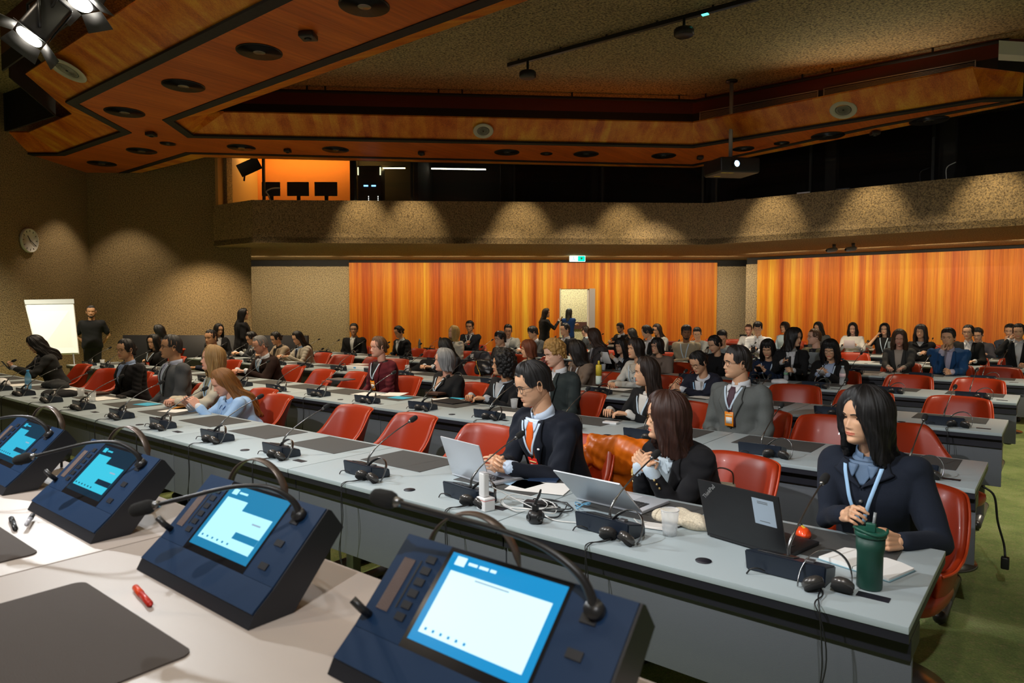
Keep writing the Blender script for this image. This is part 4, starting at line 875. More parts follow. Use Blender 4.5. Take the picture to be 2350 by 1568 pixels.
# ---- hair: shell over the skull, its length a function of the direction around the head
HAIR = {  # style: [(angle from the face, length of the lock measured from the crown)], thickness, flare, end width
 'short': ([(0, .098), (28, .104), (46, .122), (60, .158), (72, .176), (86, .166), (100, .172), (114, .205), (135, .228), (180, .236)], .019, 0),
 'fringe': ([(0, .128), (30, .132), (50, .140), (64, .168), (76, .180), (90, .172), (104, .178), (118, .21), (140, .23), (180, .238)], .023, 0),
 'crop': ([(0, .094), (30, .101), (46, .120), (60, .156), (72, .174), (86, .166), (100, .172), (114, .205), (135, .222), (180, .230)], .011, 0),
 'bun': ([(0, .094), (26, .100), (42, .126), (56, .168), (70, .196), (86, .196), (100, .195), (114, .215), (135, .230), (180, .236)], .013, 0),
 'bob': ([(0, .090), (22, .096), (38, .125), (50, .245), (70, .272), (90, .280), (130, .285), (180, .28)], .022, .16),
 'bobfringe': ([(0, .130), (30, .134), (44, .155), (54, .245), (70, .272), (90, .280), (130, .285), (180, .28)], .022, .16),
 'mid': ([(0, .090), (20, .096), (36, .130), (46, .29), (66, .345), (90, .355), (130, .37), (180, .37)], .022, .20),
 'curtain': ([(0, .096), (12, .104), (24, .138), (36, .19), (48, .30), (66, .355), (90, .365), (130, .38), (180, .38)], .024, .20),
 'long': ([(0, .088), (20, .096), (36, .135), (48, .38), (66, .46), (90, .48), (130, .50), (180, .50)], .020, .20),
 'longfringe': ([(0, .130), (28, .134), (42, .155), (52, .40), (66, .46), (90, .48), (130, .50), (180, .50)], .022, .20),
 'back': ([(0, .090), (22, .096), (42, .118), (58, .165), (72, .21), (85, .29), (100, .46), (130, .60), (180, .62)], .016, .05)}
def hair_mesh(style, lod, seed=0, vol=1.0, sweep=0.0, curly=False, bald=0):
    ctl, th0, flare = HAIR[style]; rn = np.random.RandomState(seed); th0 = th0*vol
    na, nv = {0: (150, 44), 1: (84, 28), 2: (52, 20)}[lod]
    an = np.linspace(-180, 180, na, endpoint=False); ca = [c[0] for c in ctl]; cl = [c[1] for c in ctl]
    L = np.interp(np.abs(an+sweep*np.exp(-(an/60)**2)*20), ca, cl)
    long_ = max(cl) > .22
    ph_ = rn.rand(8)*6.28; wob = sum(np.sin(an*R_(1)*k+ph_[i])*w_ for i, (k, w_) in enumerate(((9, .3), (17, .35), (31, .3), (47, .25))))
    L = L*(1+(.03 if long_ else .03)*wob+(.03 if long_ else .01)*(rn.rand(na)-.5)); rx, ry1, ry2, rz = .0765, .090, .103, .112
    cz = .055*HH*4.4*.22; cz = .012
    V_ = []; uv = []
    for lay in (0, 1):
        for k in range(nv):
            q = k/(nv-1); s_ = q*L; phi = np.minimum(s_/.102, math.pi/2); down = np.maximum(0, s_-.102*math.pi/2)
            a = an*R_(1); taper = np.clip((1-q)*(5 if not long_ else 2.2), .30 if not long_ else .30, 1)
            th = th0*taper*(1 if lay == 0 else 0)+(.0 if lay == 0 else -.004)
            th = th*(.75+.25*np.clip(phi/.8, 0, 1))+(.0016*np.sin(a*37+ph_[0]+s_*20)+.0018*np.sin(a*61+ph_[1])+.0025*np.sin(a*13+ph_[2]+s_*25))*(1 if lay == 0 else .2)*np.clip(q*4, 0, 1)
            sp, cp = np.sin(phi), np.cos(phi); ry = np.where(np.cos(a) > 0, ry1, ry2)
            if long_: fl = 1+flare*np.clip(down/.12, 0, 1)*np.where(np.abs(an) > 110, .3, 1)-.25*flare*np.clip((down-.12)/.2, 0, 1)
            else: fl = 1-.45*np.clip(down/.12, 0, 1)*np.where(np.abs(an) > 100, 1, .10)
            if lay == 1 and long_: fl = fl*.86+.0*fl
            x = (rx*fl+th)*sp*np.sin(a); y = (ry*fl+th)*sp*np.cos(a)
            if long_: y = y-.35*np.clip(down, 0, .12)*(np.cos(a) > 0)*np.cos(a)
            if long_: dr = np.clip((down-.10)/.16, 0, 1); y = y-np.where(np.abs(an) > 95, .075*dr*dr*(3-2*dr), 0)*np.clip((np.abs(an)-95)/30, 0, 1)
            z = cz+(rz+th*.9)*cp-down
            wv_ = (.006*np.sin(down*26+an*.11+ph_[3])+.004*np.sin(down*48+an*.23+ph_[4]))*np.clip(down/.06, 0, 1)*(1 if lay == 0 else .6) if long_ else 0
            x = x+wv_*np.sin(a); y = y+wv_*np.cos(a)
            part = np.exp(-((an-18)/7)**2)*np.clip(1-q*2.2, 0, 1)*.004; z = z-part
            V_.append(np.stack([x, y, z], -1)); uv.append(np.stack([an/360, np.full(na, q*.3)], -1))
    V_ = np.concatenate(V_[:nv]+V_[nv:][::-1]); f = []
    for i in range(2*nv-1):
        for j in range(na):
            a = i*na+j; b = i*na+(j+1) % na; f.append((a, b, b+na, a+na))
    if curly:
        pts = V_[:nv*na]; pk = pts[rn.choice(len(pts), 620 if lod == 0 else 260)]; pk = pk[(pk[:, 2] > -.02) | (np.abs(pk[:, 0]) > .04) | (pk[:, 1] < 0)] if not long_ else pk
        bl = [ball(p, (rn.uniform(.009, .015)*vol), 8) for p in pk]
        p, nr = remesh(join((V_, f, [0]*len(f)), *bl), .004 if lod == 0 else .006, 1); return p
    return (V_, f, [0]*len(f))
def brows(w=.006):
    P_ = []
    for s1 in (-1, 1):
        pts = [(s1*.014, .0905, .0165), (s1*.026, .0885, .0195), (s1*.038, .0825, .019), (s1*.048, .0735, .0145)]
        P_.append(tube(smoothpath(pts, 4), [w*.45]*3+[w*.5]*6+[w*.25]*4, 6))
    return join(*P_)
def glasses_mesh(r=.023):
    P_ = []
    for s1 in (-1, 1):
        P_.append(tube([(s1*.033+r*1.08*math.cos(a), .0905-.010*abs(math.cos(a)*.5+s1*.0)-.004, -.002+r*.9*math.sin(a)) for a in np.linspace(0, 2*math.pi, 25)], .0016, 6))
        P_.append(tube([(s1*.057, .084, .004), (s1*.072, .06, .004), (s1*.0785, .0, .002), (s1*.076, -.02, -.008)], .0015, 6))
    P_.append(tube([(-.010, .089, .003), (0, .093, .006), (.010, .089, .003)], .0015, 6)); return join(*P_)
def addhair(o):
    me = o.data; uvl = me.uv_layers.new(name='strand'); n = len(me.loops); li = np.empty(n, np.int32); me.loops.foreach_get('vertex_index', li)
    v = np.empty(len(me.vertices)*3); me.vertices.foreach_get('co', v); v = v.reshape(-1, 3)[li]
    uv = np.stack([np.arctan2(v[:, 0], v[:, 1])/6.283, v[:, 2]*1.0+np.hypot(v[:, 0], v[:, 1])*-1.0], -1)
    # loops of faces that cross the seam behind the head
    uvl.data.foreach_set('uv', uv.reshape(-1).astype(np.float32))
# ---- hands (fingers along +y, palm down, thumb on +x side)
HANDS = {}
def hand(pose, lod):
    if (pose, lod) in HANDS: return HANDS[(pose, lod)]
    P_ = []; cl = {'flat': (8, 14, 10), 'type': (26, 34, 22), 'relax': (28, 40, 28), 'hold': (48, 55, 35), 'fist': (78, 92, 50), 'clasp': (52, 62, 25)}[pose]
    for x, w_ in ((-.030, .0115), (-.011, .0125), (.009, .0125), (.028, .0118)): P_.append(capsule((x*.75, .006, 0), (x, .080, .002), .0145, w_, 10))
    P_.append(capsule((-.016, -.012, 0), (.014, -.012, 0), .018, .018, 10))
    for (x, L, r) in ((-.031, .058, .0072), (-.0115, .070, .0080), (.009, .075, .0083), (.029, .066, .0080)):
        p = Vector((x, .082, .002)); ang = 0; k = [.45, .31, .24]; sp = x*1.6 if pose in ('flat', 'type') else x*.5
        for i in range(3):
            ang += R_(cl[i]*(1+.08*(x < -.02)-(.25 if pose == 'hold' and x > .02 else 0))); q = p+Vector((math.sin(sp)*L*k[i]*math.cos(ang), math.cos(ang)*L*k[i], -math.sin(ang)*L*k[i])); P_.append(capsule(p, q, r*(1-.08*i), r*(.94-.1*i), 10)); p = q
    th = {'flat': .2, 'type': .35, 'relax': .5, 'hold': .9, 'fist': 1.1, 'clasp': .7}[pose]
    a = Vector((.020, .012, -.004)); b = a+Vector((.026, .032, -.010-.012*th)); c = b+Vector((.012-.016*th, .026, -.008*th-.004)); d = c+Vector((-.002-.014*th, .022, -.006*th))
    P_ += [capsule(a, b, .0145, .0110, 10), capsule(b, c, .0100, .0090, 10), capsule(c, d, .0090, .0078, 10)]
    p, n = remesh(join(*P_), .0026 if lod == 0 else (.0042 if lod == 1 else .0055), 3 if lod < 2 else 1, .45); HANDS[(pose, lod)] = p; return p
# ---- torso sections: half width, front depth, back depth over spine height h
TH = [-.14, 0, .2, .4, .6, .75, .86, .93, .98, 1.03]
def torso_f(w_, bust, belly):
    a = np.array([.165, .172, .160, .155, .170, .186, .190, .172, .125, .066])*w_
    f_ = np.array([.11, .118+belly*.5, .115+belly, .110+belly*.6, .120+bust, .122+bust*.6, .102, .082, .066, .054]); b = np.array([.12, .125, .105, .102, .112, .118, .112, .095, .072, .056])
    return cur(TH, a), cur(TH, f_), cur(TH, b)
class Body:
    def __init__(s, N, Pv, ang, w_=1, bust=0, belly=0):
        s.N, s.P = N, Pv; s.up = (N-Pv).normalized(); s.L = (N-Pv).length
        fwd = Vector((-math.sin(ang), -math.cos(ang), 0)); s.r = fwd.cross(Vector((0, 0, 1))).normalized(); s.f = s.up.cross(s.r).normalized()
        s.fx, s.ff, s.fb = torso_f(w_, bust, belly); s.w = w_
    def pt(s, x, y, h): return s.P+s.up*(h*s.L)+s.r*x+s.f*y
    def front(s, x, h, off=0):
        W_ = float(s.fx(h)); F_ = float(s.ff(h)); q = min(.999, abs(x)/W_); n = 2.4
        return s.pt(x, F_*(1-q**n)**(1/n)+off, h)
    def torso(s, off, h0=-.14, h1=1.03, n=30):
        rs = []
        for h in np.linspace(h0, h1, 22):
            W_, F_, B_ = float(s.fx(h))+off, float(s.ff(h))+off, float(s.fb(h))+off
            rs.append([tuple(s.pt(W_*math.copysign(abs(math.sin(a))**.84, math.sin(a)), (F_ if math.cos(a) > 0 else B_)*math.copysign(abs(math.cos(a))**.84, math.cos(a)), h)) for a in np.linspace(0, 2*math.pi, n, endpoint=False)])
        return rings(rs)
    def patch(s, fn, us, hs, off, th=.004, m=0):    # slab over the chest; fn(u, h) -> x
        o, i_ = [], []
        for h in hs:
            for u in us: x = fn(u, h); o.append(s.front(x, h, off)[:]); i_.append(s.front(x, h, off-th)[:])
        nu, nh = len(us), len(hs); n = nu*nh; f = []
        for a in range(nh-1):
            for b in range(nu-1):
                k = a*nu+b; f.append((k, k+1, k+nu+1, k+nu)); f.append((n+k, n+k+nu, n+k+nu+1, n+k+1))
        ed = [b for b in range(nu)]+[a*nu+nu-1 for a in range(1, nh)]+[(nh-1)*nu+b for b in range(nu-2, -1, -1)]+[a*nu for a in range(nh-2, 0, -1)]
        for a, b in zip(ed, ed[1:]+ed[:1]): f.append((a, b+0, n+b, n+a)[::-1])
        return arr(o+i_, f, [m]*len(f))
def ik(S, Wr, l1, l2, hint):
    d = Wr-S; L = min(d.length, (l1+l2)*.995); u = d.normalized(); Wr = S+u*L; a = (l1*l1-l2*l2+L*L)/(2*L); h = math.sqrt(max(1e-6, l1*l1-a*a))
    hn = hint-u*hint.dot(u); hn.normalize(); return S+u*a+hn*h, Wr
def folds(p, nr, amp, seed, centres, calm=()):
    v = p[0]; rn = np.random.RandomState(seed); d = np.zeros(len(v))
    for k in range(5):
        w_ = rn.randn(3)*(14+10*k); d += np.sin(v@w_+rn.rand()*6+1.4*np.sin(v@(rn.randn(3)*9)))/(1+.5*k)
    m_ = np.full(len(v), .3)
    for c, r in centres: m_ += np.exp(-((v-np.array(c))**2).sum(1)/r**2)
    m_ = np.clip(m_, 0, 1.3)
    for c, r in calm: m_ *= 1-.95*np.exp(-(((v-np.array(c))**2).sum(1)/r**2)**2)
    return (v+nr*(amp*d*m_)[:, None], p[1], p[2])
ARMS = {  # wrists in the body frame (right, forward, height above seat pan .47), hand pose, palm dir, finger dir
 'table': [(.12, .34, .335, 'relax'), (-.12, .34, .335, 'relax')], 'type': [(.09, .44, .345, 'type'), (-.09, .44, .345, 'type')],
 'lap': [(.10, .26, .16, 'relax'), (-.10, .26, .16, 'relax')], 'clasp': [(.055, .40, .325, 'clasp'), (-.055, .40, .325, 'clasp')],
 'phone': [(.06, .36, .37, 'hold'), (-.06, .36, .37, 'hold')], 'chin': [(.06, .19, .50, 'hold'), (-.08, .40, .325, 'flat')], 'bothchin': [(.035, .22, .47, 'clasp'), (-.035, .22, .47, 'clasp')],
 'cross': [(-.10, .21, .30, 'relax'), (.12, .22, .27, 'relax')], 'read': [(.12, .36, .42, 'hold'), (-.12, .36, .42, 'hold')], 'one': [(-.03, .34, .42, 'hold'), (.16, .30, .33, 'relax')],
 'down': [(.22, .02, -.10, 'relax'), (-.22, .02, -.10, 'relax')], 'backs': [(.14, -.14, .02, 'relax'), (-.14, -.14, .02, 'relax')], 'gest': [(.17, .34, .48, 'hold'), (-.22, .02, -.10, 'relax')],
 'ear': [(.13, .12, .56, 'hold'), (-.1, .3, .2, 'relax')], 'wide': [(.20, .30, .32, 'flat'), (-.20, .30, .32, 'flat')]}
LIP = {}
def person(px, py, Y, a=20, ha=None, hp=0, lod=2, sex='f', skin='asian', hair='long', hc=(.012, .010, .010), top='suit', jc=(.015, .015, .017), shc=(.7, .72, .75), tie=None,
           arms='table', lab='', gl=None, lan=None, badge=None, lean=.10, hr=0, stand=False, vol=1.0, curly=False, kind='wool', collar=True, bust=None, wd=None, htop=None, loc=None, extra=None, hz=0, beard=False, seed=None, closed=None, vb=.42, ez=None, grp=None, legs=True):
    seed = int(px*7+py) if seed is None else seed
    E_ = loc if loc is not None else V(px, py, Y)
    E_ = Vector(E_); 
    if ez: E_.z = ez
    a_, hA, hP, hR = R_(a), R_(a if ha is None else ha), R_(hp), R_(hr)
    male = sex == 'm'; wd = wd if wd else (1.08 if male else .93); bust = (.018 if not male else 0) if bust is None else bust; hs_ = 1.0 if male else .955
    SK = {'asian': (.76, .46, .28), 'pale': (.80, .51, .37), 'tan': (.64, .36, .20), 'brown': (.30, .145, .07), 'rosy': (.76, .43, .31), 'dim': (.56, .32, .19)}[skin]
    skm = skinmat(SK); lipm = plain('lips_'+skin+sex, tuple(x*y for x, y in zip(SK, (.88, .42, .42) if not male else (.86, .62, .62))), .4)
    fw = Vector((-math.sin(a_), -math.cos(a_), 0)); hf = Vector((-math.sin(hA), -math.cos(hA), 0))
    # head frame
    MH = Matrix.Translation(E_)@Matrix.Rotation(math.pi-hA, 4, 'Z')@Matrix.Rotation(-hP, 4, 'X')@Matrix.Rotation(hR, 4, 'Y')@Matrix.Scale(hs_, 4)
    nk = E_-fw*.042-Vector((0, 0, .160))*hs_-(hf-fw)*.03-Vector((0, 0, 0))+Vector((0, 0, math.sin(abs(hP))*-.0))-hf*math.sin(hP)*.06
    if stand: Pv = Vector((nk.x, nk.y, nk.z-.52))-fw*.02; base = Vector((nk.x, nk.y, 0))
    else:
        Pv = Vector((nk.x, nk.y, .56))-fw*max(.02, lean*1.6); base = Vector((Pv.x, Pv.y, 0))
    Bd = Body(nk, Pv, a_, wd, bust, .01 if male else 0)
    root = thing('person', lab, 'person', base, 0, grp); iv = Matrix.Translation(-base)
    def part(name, p, mats, par=root, sharp=None, **k): 
        return obj(name, xf(p, iv), mats, par, True, sharp=sharp, **k)
    # arms
    sh = [Bd.pt(.172*wd, -.005, .868), Bd.pt(-.172*wd, -.005, .868)]; el, wr, hd = [], [], []
    spec = ARMS[arms] if isinstance(arms, str) else arms
    zb = Pv.z-.09 if not stand else Pv.z-.02
    for i, (x, y, z, hp_) in enumerate(spec):
        s1 = 1 if i == 0 else -1
        Wt = Vector((nk.x, nk.y, 0))-fw*.02+Bd.r*x+fw*y+Vector((0, 0, zb+z if not (arms in ('chin', 'bothchin', 'ear')) else E_.z-.70+z))
        if arms == 'chin' and i == 1: Wt.z = zb+z
        hint = Bd.r*s1*(.5 if arms not in ('bothchin', 'chin') else .25)+Vector((0, 0, -1))-fw*.35
        e, wv = ik(sh[i], Wt, .275*(1.04 if male else .97), .245*(1.04 if male else .97), hint); el.append(e); wr.append(wv)
        fd = (wv-e).normalized()
        if arms in ('table', 'type', 'clasp', 'wide', 'lap', 'cross'): fd = (Vector((fd.x, fd.y, fd.z*.25))-Bd.r*s1*(.25 if arms in ('table', 'lap') else (.75 if arms == 'clasp' else .05))).normalized(); nrm = Vector((0, 0, -1))
        elif arms in ('phone', 'read'): fd = (fd-Bd.r*s1*.6+Vector((0, 0, .3))).normalized(); nrm = (-fw-Bd.r*s1*.2+Vector((0, 0, .6)))
        elif arms == 'bothchin': fd = (fd*.6-Bd.r*s1*.9+Vector((0, 0, .35))).normalized(); nrm = -fw+Vector((0, 0, -.2))
        elif arms == 'chin' and i == 0: fd = (Vector((0, 0, 1))-fw*.2-Bd.r*.1).normalized(); nrm = -Bd.r*1.0-fw*.6
        else: nrm = -Bd.r*s1+Vector((0, 0, -.3))
        nrm = (nrm-fd*nrm.dot(fd)).normalized(); X = fd.cross(-nrm).normalized()    # hand axes: x = thumb side, y = fingers, -z = palm
        thumb = -Bd.r*s1 if arms not in ('chin',) else Vector((0, 0, 1)); M = Matrix((( X.x, fd.x, -nrm.x, 0), (X.y, fd.y, -nrm.y, 0), (X.z, fd.z, -nrm.z, 0), (0, 0, 0, 1)))
        M.translation = wv+fd*.022; p = hand(hp_, lod)
        flip = (X.dot(-Bd.r*s1) < 0)
        if arms == 'chin' and i == 0: flip = False
        if flip: p = (p[0]*np.array([-1, 1, 1]), [q[::-1] for q in p[1]], p[2])
        hd.append(xf(xf(p, Matrix.Scale(.96 if male else .88, 4)), M))
    # body core with neck
    vox = {0: .0065, 1: .009, 2: .013}[lod]; nrad = .056 if male else .046
    jaw = MH@Vector((0, -.028, -.045)); nape = MH@Vector((0, -.035, .0))
    core = [capsule(nk-Bd.up*.06, jaw, nrad*1.06, nrad*.93, 18), capsule(nk-Bd.up*.02-fw*.01, nape, nrad*.95, nrad*.8, 16), Bd.torso(-.024, -.1, .90)]
    if stand: kn = [Bd.pt(s1*.085, .02, 0)+Vector((0, 0, -.44)) for s1 in (1, -1)]; an_ = [k+Vector((0, 0, -(k.z-.09))) for k in kn]
    else: kn = [Vector((Pv.x, Pv.y, .50))+Bd.r*s1*.10+fw*.44 for s1 in (1, -1)]; an_ = [Vector((k.x, k.y, .10))-fw*.02 for k in kn]
    for i in range(2):
        core += [capsule(sh[i], el[i], .036, .032, 10), capsule(el[i], wr[i]+(wr[i]-el[i]).normalized()*.022, .032, .0235 if male else .0205, 12)]
        core += [capsule(Bd.pt((1 if i == 0 else -1)*.085, 0, -.03), kn[i], .062, .045, 10), capsule(kn[i], an_[i], .045, .032, 10)]
    if top == 'low': core.append(Bd.torso(-.006, .55, 1.03))
    bp, _ = remesh(join(*core), vox, 3)
    hp2 = xf(head_c(0 if lod == 0 else (1 if lod == 1 else 2), (.82 if skin in ('asian', 'dim') else 1.08)*(1 if male else .9), male, bool(closed if closed is not None else hp > 14), 0), MH)
    part('body', join(bp, *hd, hp2), [skm, lipm])
    # eyes
    if lod < 2:
        for s1 in (-1, 1):
            c = Vector((s1*.0315, .0612, .0005)); e = ball((0, 0, 0), .0118, 20); q = e[0]; dirs = q/np.linalg.norm(q, axis=1)[:, None]
            mi = []
            gz = np.array(Vector((0, math.cos(.35 if hp > 10 else .03), -math.sin(.35 if hp > 10 else .03)))[:])
            for f in e[1]: d_ = dirs[list(f)].mean(0); t_ = d_@gz/np.linalg.norm(d_); mi.append(1 if t_ > .87 else 0)
            part('eye', xf((e[0], e[1], mi), MH@Matrix.Translation(c)), [plain('eye_white', (.72, .68, .64), .25), plain('iris', (.02, .010, .006), .12)])
    # hair
    hm = hairmat(hc); st = {'dn': 'down'}.get(hair, hair)
    hp_ = hair_mesh(st, lod, seed, vol, hz, curly)
    ext = []
    if st == 'bun': ext.append(ball((0, -.118, .005), (.034, .030, .032), 14))
    if st == 'bun' and hc[0] > .1: ext.append(tube(smoothpath([(0, -.12, 0), (0, -.14, -.06), (.0, -.13, -.14)]), [.02, .02, .02, .02, .02, .018, .018, .016, .014, .012, .01, .008, .006], 10))
    if beard: ext.append(join(*[ball((x_, y_, z_), (r_, r_*.7, r_), 8) for x_, y_, z_, r_ in [(0, .072, -.098, .022), (.022, .066, -.094, .018), (-.022, .066, -.094, .018), (.042, .045, -.078, .018), (-.042, .045, -.078, .018), (.056, .02, -.052, .015), (-.056, .02, -.052, .015), (.018, .083, -.054, .007), (-.018, .083, -.054, .007), (0, .0855, -.052, .006)]]))
    # short hair on the skull so that no scalp shows
    o_h = obj('hair', join(hp_, *ext), hm, root, True); addhair(o_h); o_h.matrix_local = iv@MH
    if lod < 2 or sex == 'm': ob = obj('eyebrows', brows(.007 if male else .005), plain('brow_'+('dark' if hc[0] < .1 else 'light'), (.015, .011, .009) if hc[0] < .1 else (.20, .11, .05), .8), root); ob.matrix_local = iv@MH
    if gl: og = obj('glasses', glasses_mesh(gl if gl is not True else .022), plain('glasses_dark', (.02, .018, .018), .3) if not (isinstance(gl, float) and gl > .0235) else plain('glasses_gold', (.45, .28, .12), .25, 1), root); og.matrix_local = iv@MH
    # clothes
    jm = cloth(jc, kind); rj = .060 if male else .052; ws = .036 if male else .031
    sleeve = [capsule(sh[i]+Bd.r*(0), el[i], rj+.006, rj-.006, 14) for i in range(2)]
    short = top == 'tee'
    fore = [] if short else [capsule(el[i], wr[i]-(wr[i]-el[i]).normalized()*.008, rj-.006, ws+.003, 14) for i in range(2)]
    if short: sleeve = [capsule(sh[i], sh[i].lerp(el[i], .75), rj+.006, rj+.0, 14) for i in range(2)]
    shp = [ball(Bd.pt(s1*.155*wd, -.005, .885), (.068, .070, .060), 14) for s1 in (-1, 1)]
    clo = [Bd.torso(.015, -.16 if top in ('suit', 'coat') else -.1, .972 if top in ('suit', 'coat', 'knit') else .985)]+sleeve+fore+shp
    if top in ('suit', 'coat', 'shirt') and collar: clo += [capsule(Bd.pt(s1*.055, -.045, .955), Bd.pt(s1*.03, -.062, 1.045), .015, .010, 10) for s1 in (-1, 1)]+[capsule(Bd.pt(-.035, -.060, 1.02), Bd.pt(.035, -.060, 1.02), .014, .014, 10)]
    if top in ('sweater', 'tee', 'knit', 'turtle'):
        rr = .068 if top != 'turtle' else .060; k = 14
        clo += [capsule(Bd.pt(rr*math.sin(t), rr*.8*math.cos(t)-.008, .985+.012*-math.cos(t)), Bd.pt(rr*math.sin(t+2*math.pi/k), rr*.8*math.cos(t+2*math.pi/k)-.008, .985+.012*-math.cos(t+2*math.pi/k)), .011, .011, 8) for t in np.linspace(0, 2*math.pi, k, endpoint=False)]
        if top == 'turtle': clo.append(capsule(nk-Bd.up*.03, nk+(jaw-nk)*.35, .058, .053, 16))
    jp, nr = remesh(join(*clo), {0: .0075, 1: .011, 2: .016}[lod], {0: 5, 1: 3, 2: 2}[lod])
    jp = folds(jp, nr, {0: .0075, 1: .0065, 2: .005}[lod], seed, [(el[0], .12), (el[1], .12), (Bd.pt(0, .1, .1), .12), (sh[0], .08), (sh[1], .08)], [(Bd.front(0, h_), .11) for h_ in (.95, .72, .5)] if top in ('suit', 'coat', 'knit') else [])
    cn = {'suit': 'jacket', 'coat': 'jacket', 'shirt': 'shirt', 'sweater': 'sweater', 'tee': 'shirt', 'knit': 'cardigan', 'low': 'blouse', 'turtle': 'sweater'}[top]
    oj = part(cn, jp, jm)
    trm = cloth(jc if top == 'suit' and not kind == 'tweed' else (.02, .02, .024))
    if legs:
        tp, nr = remesh(join(Bd.torso(.0, -.16, .1), *[capsule(Bd.pt((1 if i == 0 else -1)*.085, 0, -.04), kn[i], .082, .066, 12) for i in range(2)], *[capsule(kn[i], an_[i], .066, .054, 12) for i in range(2)]), .02, 2); part('trousers', tp, trm)
        for i in range(2): part('shoe', join(capsule(Vector((an_[i].x, an_[i].y, .05))-fw*.04, Vector((an_[i].x, an_[i].y, .038))+fw*.15, .042, .034, 12)), M_BLK)
    shm = cloth(shc, 'satin')
    h_t = 1.0
    def neckx(h): return float(np.interp(h, [vb, h_t], [.004, .066]))
    if top in ('suit', 'coat', 'knit', 'low'):
        hs2 = np.linspace(vb, h_t, 9); us = np.linspace(-1, 1, 9)
        wv = .060
        fnx = lambda u, h: u*float(np.interp(h, [vb, h_t], [.006, wv]))
        part('shirt', join(Bd.patch(fnx, us, hs2, .021, .010), rings([[tuple(Bd.pt((rw)*math.sin(t), (rd)*math.cos(t)-.004, hh)) for t in np.linspace(0, 2*math.pi, 24, endpoint=False)] for hh, rw, rd in ((.88, .085, .075), (.95, .080, .070), (.985, .070, .062), (1.01 if collar else .99, nrad+.007, nrad+.004))])), shm)
        if top in ('suit', 'coat'):
            for s1 in (-1, 1):
                def lf(u, h, s1=s1):
                    e = float(np.interp(h, [vb, .93, h_t], [.002, .052, .058])); wl = float(np.interp(h, [vb, vb+(h_t-vb)*.62, vb+(h_t-vb)*.66, h_t], [.006, .066, .050, .030])); return s1*(e+u*wl)
                part('lapel', Bd.patch(lf, np.linspace(0, 1, 4), np.linspace(vb-.01, h_t, 14), .033, .010), jm)
            [part('button', ball(Bd.front(.0, hb_, .017), .009, 10), M_BLK if top == 'suit' else M_LEG) for hb_ in ((vb-.05,) if top == 'suit' else (vb-.12, vb-.30, vb-.48))]
    if top in ('suit', 'coat', 'shirt') and collar:        # shirt collar around the neck
        k = 22; rs = []
        for rr, zz in ((.013, -.020), (.014, .006), (.008, .034), (.004, .034), (.006, -.020)):
            rs.append([tuple(Bd.pt((nrad+rr)*math.sin(t), (nrad+rr)*math.cos(t)-.006, 1.0+(zz-.014*max(0, math.cos(t)))/Bd.L)) for t in np.linspace(.22, 2*math.pi-.22, k)])
        rs.append(rs[0]); part('collar', rings(rs, False, False, False), shm if top != 'shirt' else jm)
        for s1 in (-1, 1):
            part('collar_point', Bd.patch(lambda u, h, s1=s1: s1*(.006+float(np.interp(h, [.90, .975], [.028, .012]))*1.0+u*float(np.interp(h, [.90, .975], [.004, .040]))), np.linspace(0, 1, 4), np.linspace(.90, .99, 5), .031, .006), shm if top != 'shirt' else jm)
    if tie:
        tf = lambda u, h: u*float(np.interp(h, [.40, .90, .925, .975], [.042, .024, .030, .020]))
        part('tie', Bd.patch(tf, np.linspace(-1, 1, 5), np.linspace(max(.40, vb-.04), .975, 12), .0290, .007), cloth(tie, 'satin'))
    if top == 'shirt' and collar:
        part('button_band', Bd.patch(lambda u, h: u*.015, np.linspace(-1, 1, 3), np.linspace(.1, .95, 12), .0195, .004), jm)
    if top in ('suit', 'coat', 'shirt') and shc[0] > .3 and not short and lod < 2:
        for i in range(2): part('cuff', capsule(wr[i]-(wr[i]-el[i]).normalized()*.03, wr[i]+(wr[i]-el[i]).normalized()*.012, ws+.0025, ws+.001, 14), shm)
    if lan:
        lm = plain('lanyard_'+('white' if sum(lan) > 1.8 else 'blue'), lan, .6); hb = (.64 if seed != 20663 else .52) if badge else .40
        for s1 in (-1, 1):
            lx = lambda u, h, s1=s1: s1*float(np.interp(h, [hb, .97], [.004, .070]))+u*.0075
            part('lanyard', Bd.patch(lx, np.linspace(-1, 1, 3), np.linspace(hb, .98, 12), .034, .003), lm)
        if badge:
            bc = Bd.front(0, hb-.015, .037); X, Z = Bd.r, Bd.up; Yv = Bd.f
            M = Matrix(((X.x, Yv.x, Z.x, bc.x), (X.y, Yv.y, Z.y, bc.y), (X.z, Yv.z, Z.z, bc.z), (0, 0, 0, 1)))
            ob = part('badge', xf(bbox(-.036, .036, -.002, .002, -.112, -.005, .0008, 1), M), plain('badge_'+badge, {'orange': (.85, .25, .01), 'red': (.70, .03, .02)}[badge], .4))
            part('badge_label', xf(box(-.026, .026, .0021, .0028, -.092, -.045), M), M_PAPER, ob); part('badge_clip', xf(bbox(-.006, .006, -.002, .004, -.008, .012, .001), M), M_BLK, ob)
            part('badge_header', xf(box(-.028, .028, .0021, .0028, -.034, -.024), M), plain('badge_print', (.95, .7, .3), .5), ob)
    if extra == 'cuff_buttons':
        for i in range(2):
            ax = (el[i]-wr[i]).normalized(); sd = (-fw*.9+Vector((0, 0, -.1))+Bd.r*(.5 if i == 0 else -.5)*-1); sd = (sd-ax*sd.dot(ax)).normalized()
            for q in (.035, .058, .081): part('sleeve_button', ball(wr[i]+ax*q-sd*(ws+.006)*1.0, .0065, 10), plain('brass', (.75, .55, .25), .3, 1))
    if extra == 'pin': part('lapel_pin', ball(Bd.front(-.075, .74, .037), (.010, .004, .006), 10), M_WHITE)
    return dict(root=root, B=Bd, wr=wr, el=el, MH=MH, E=E_, part=part, iv=iv, fw=fw, sh=sh)
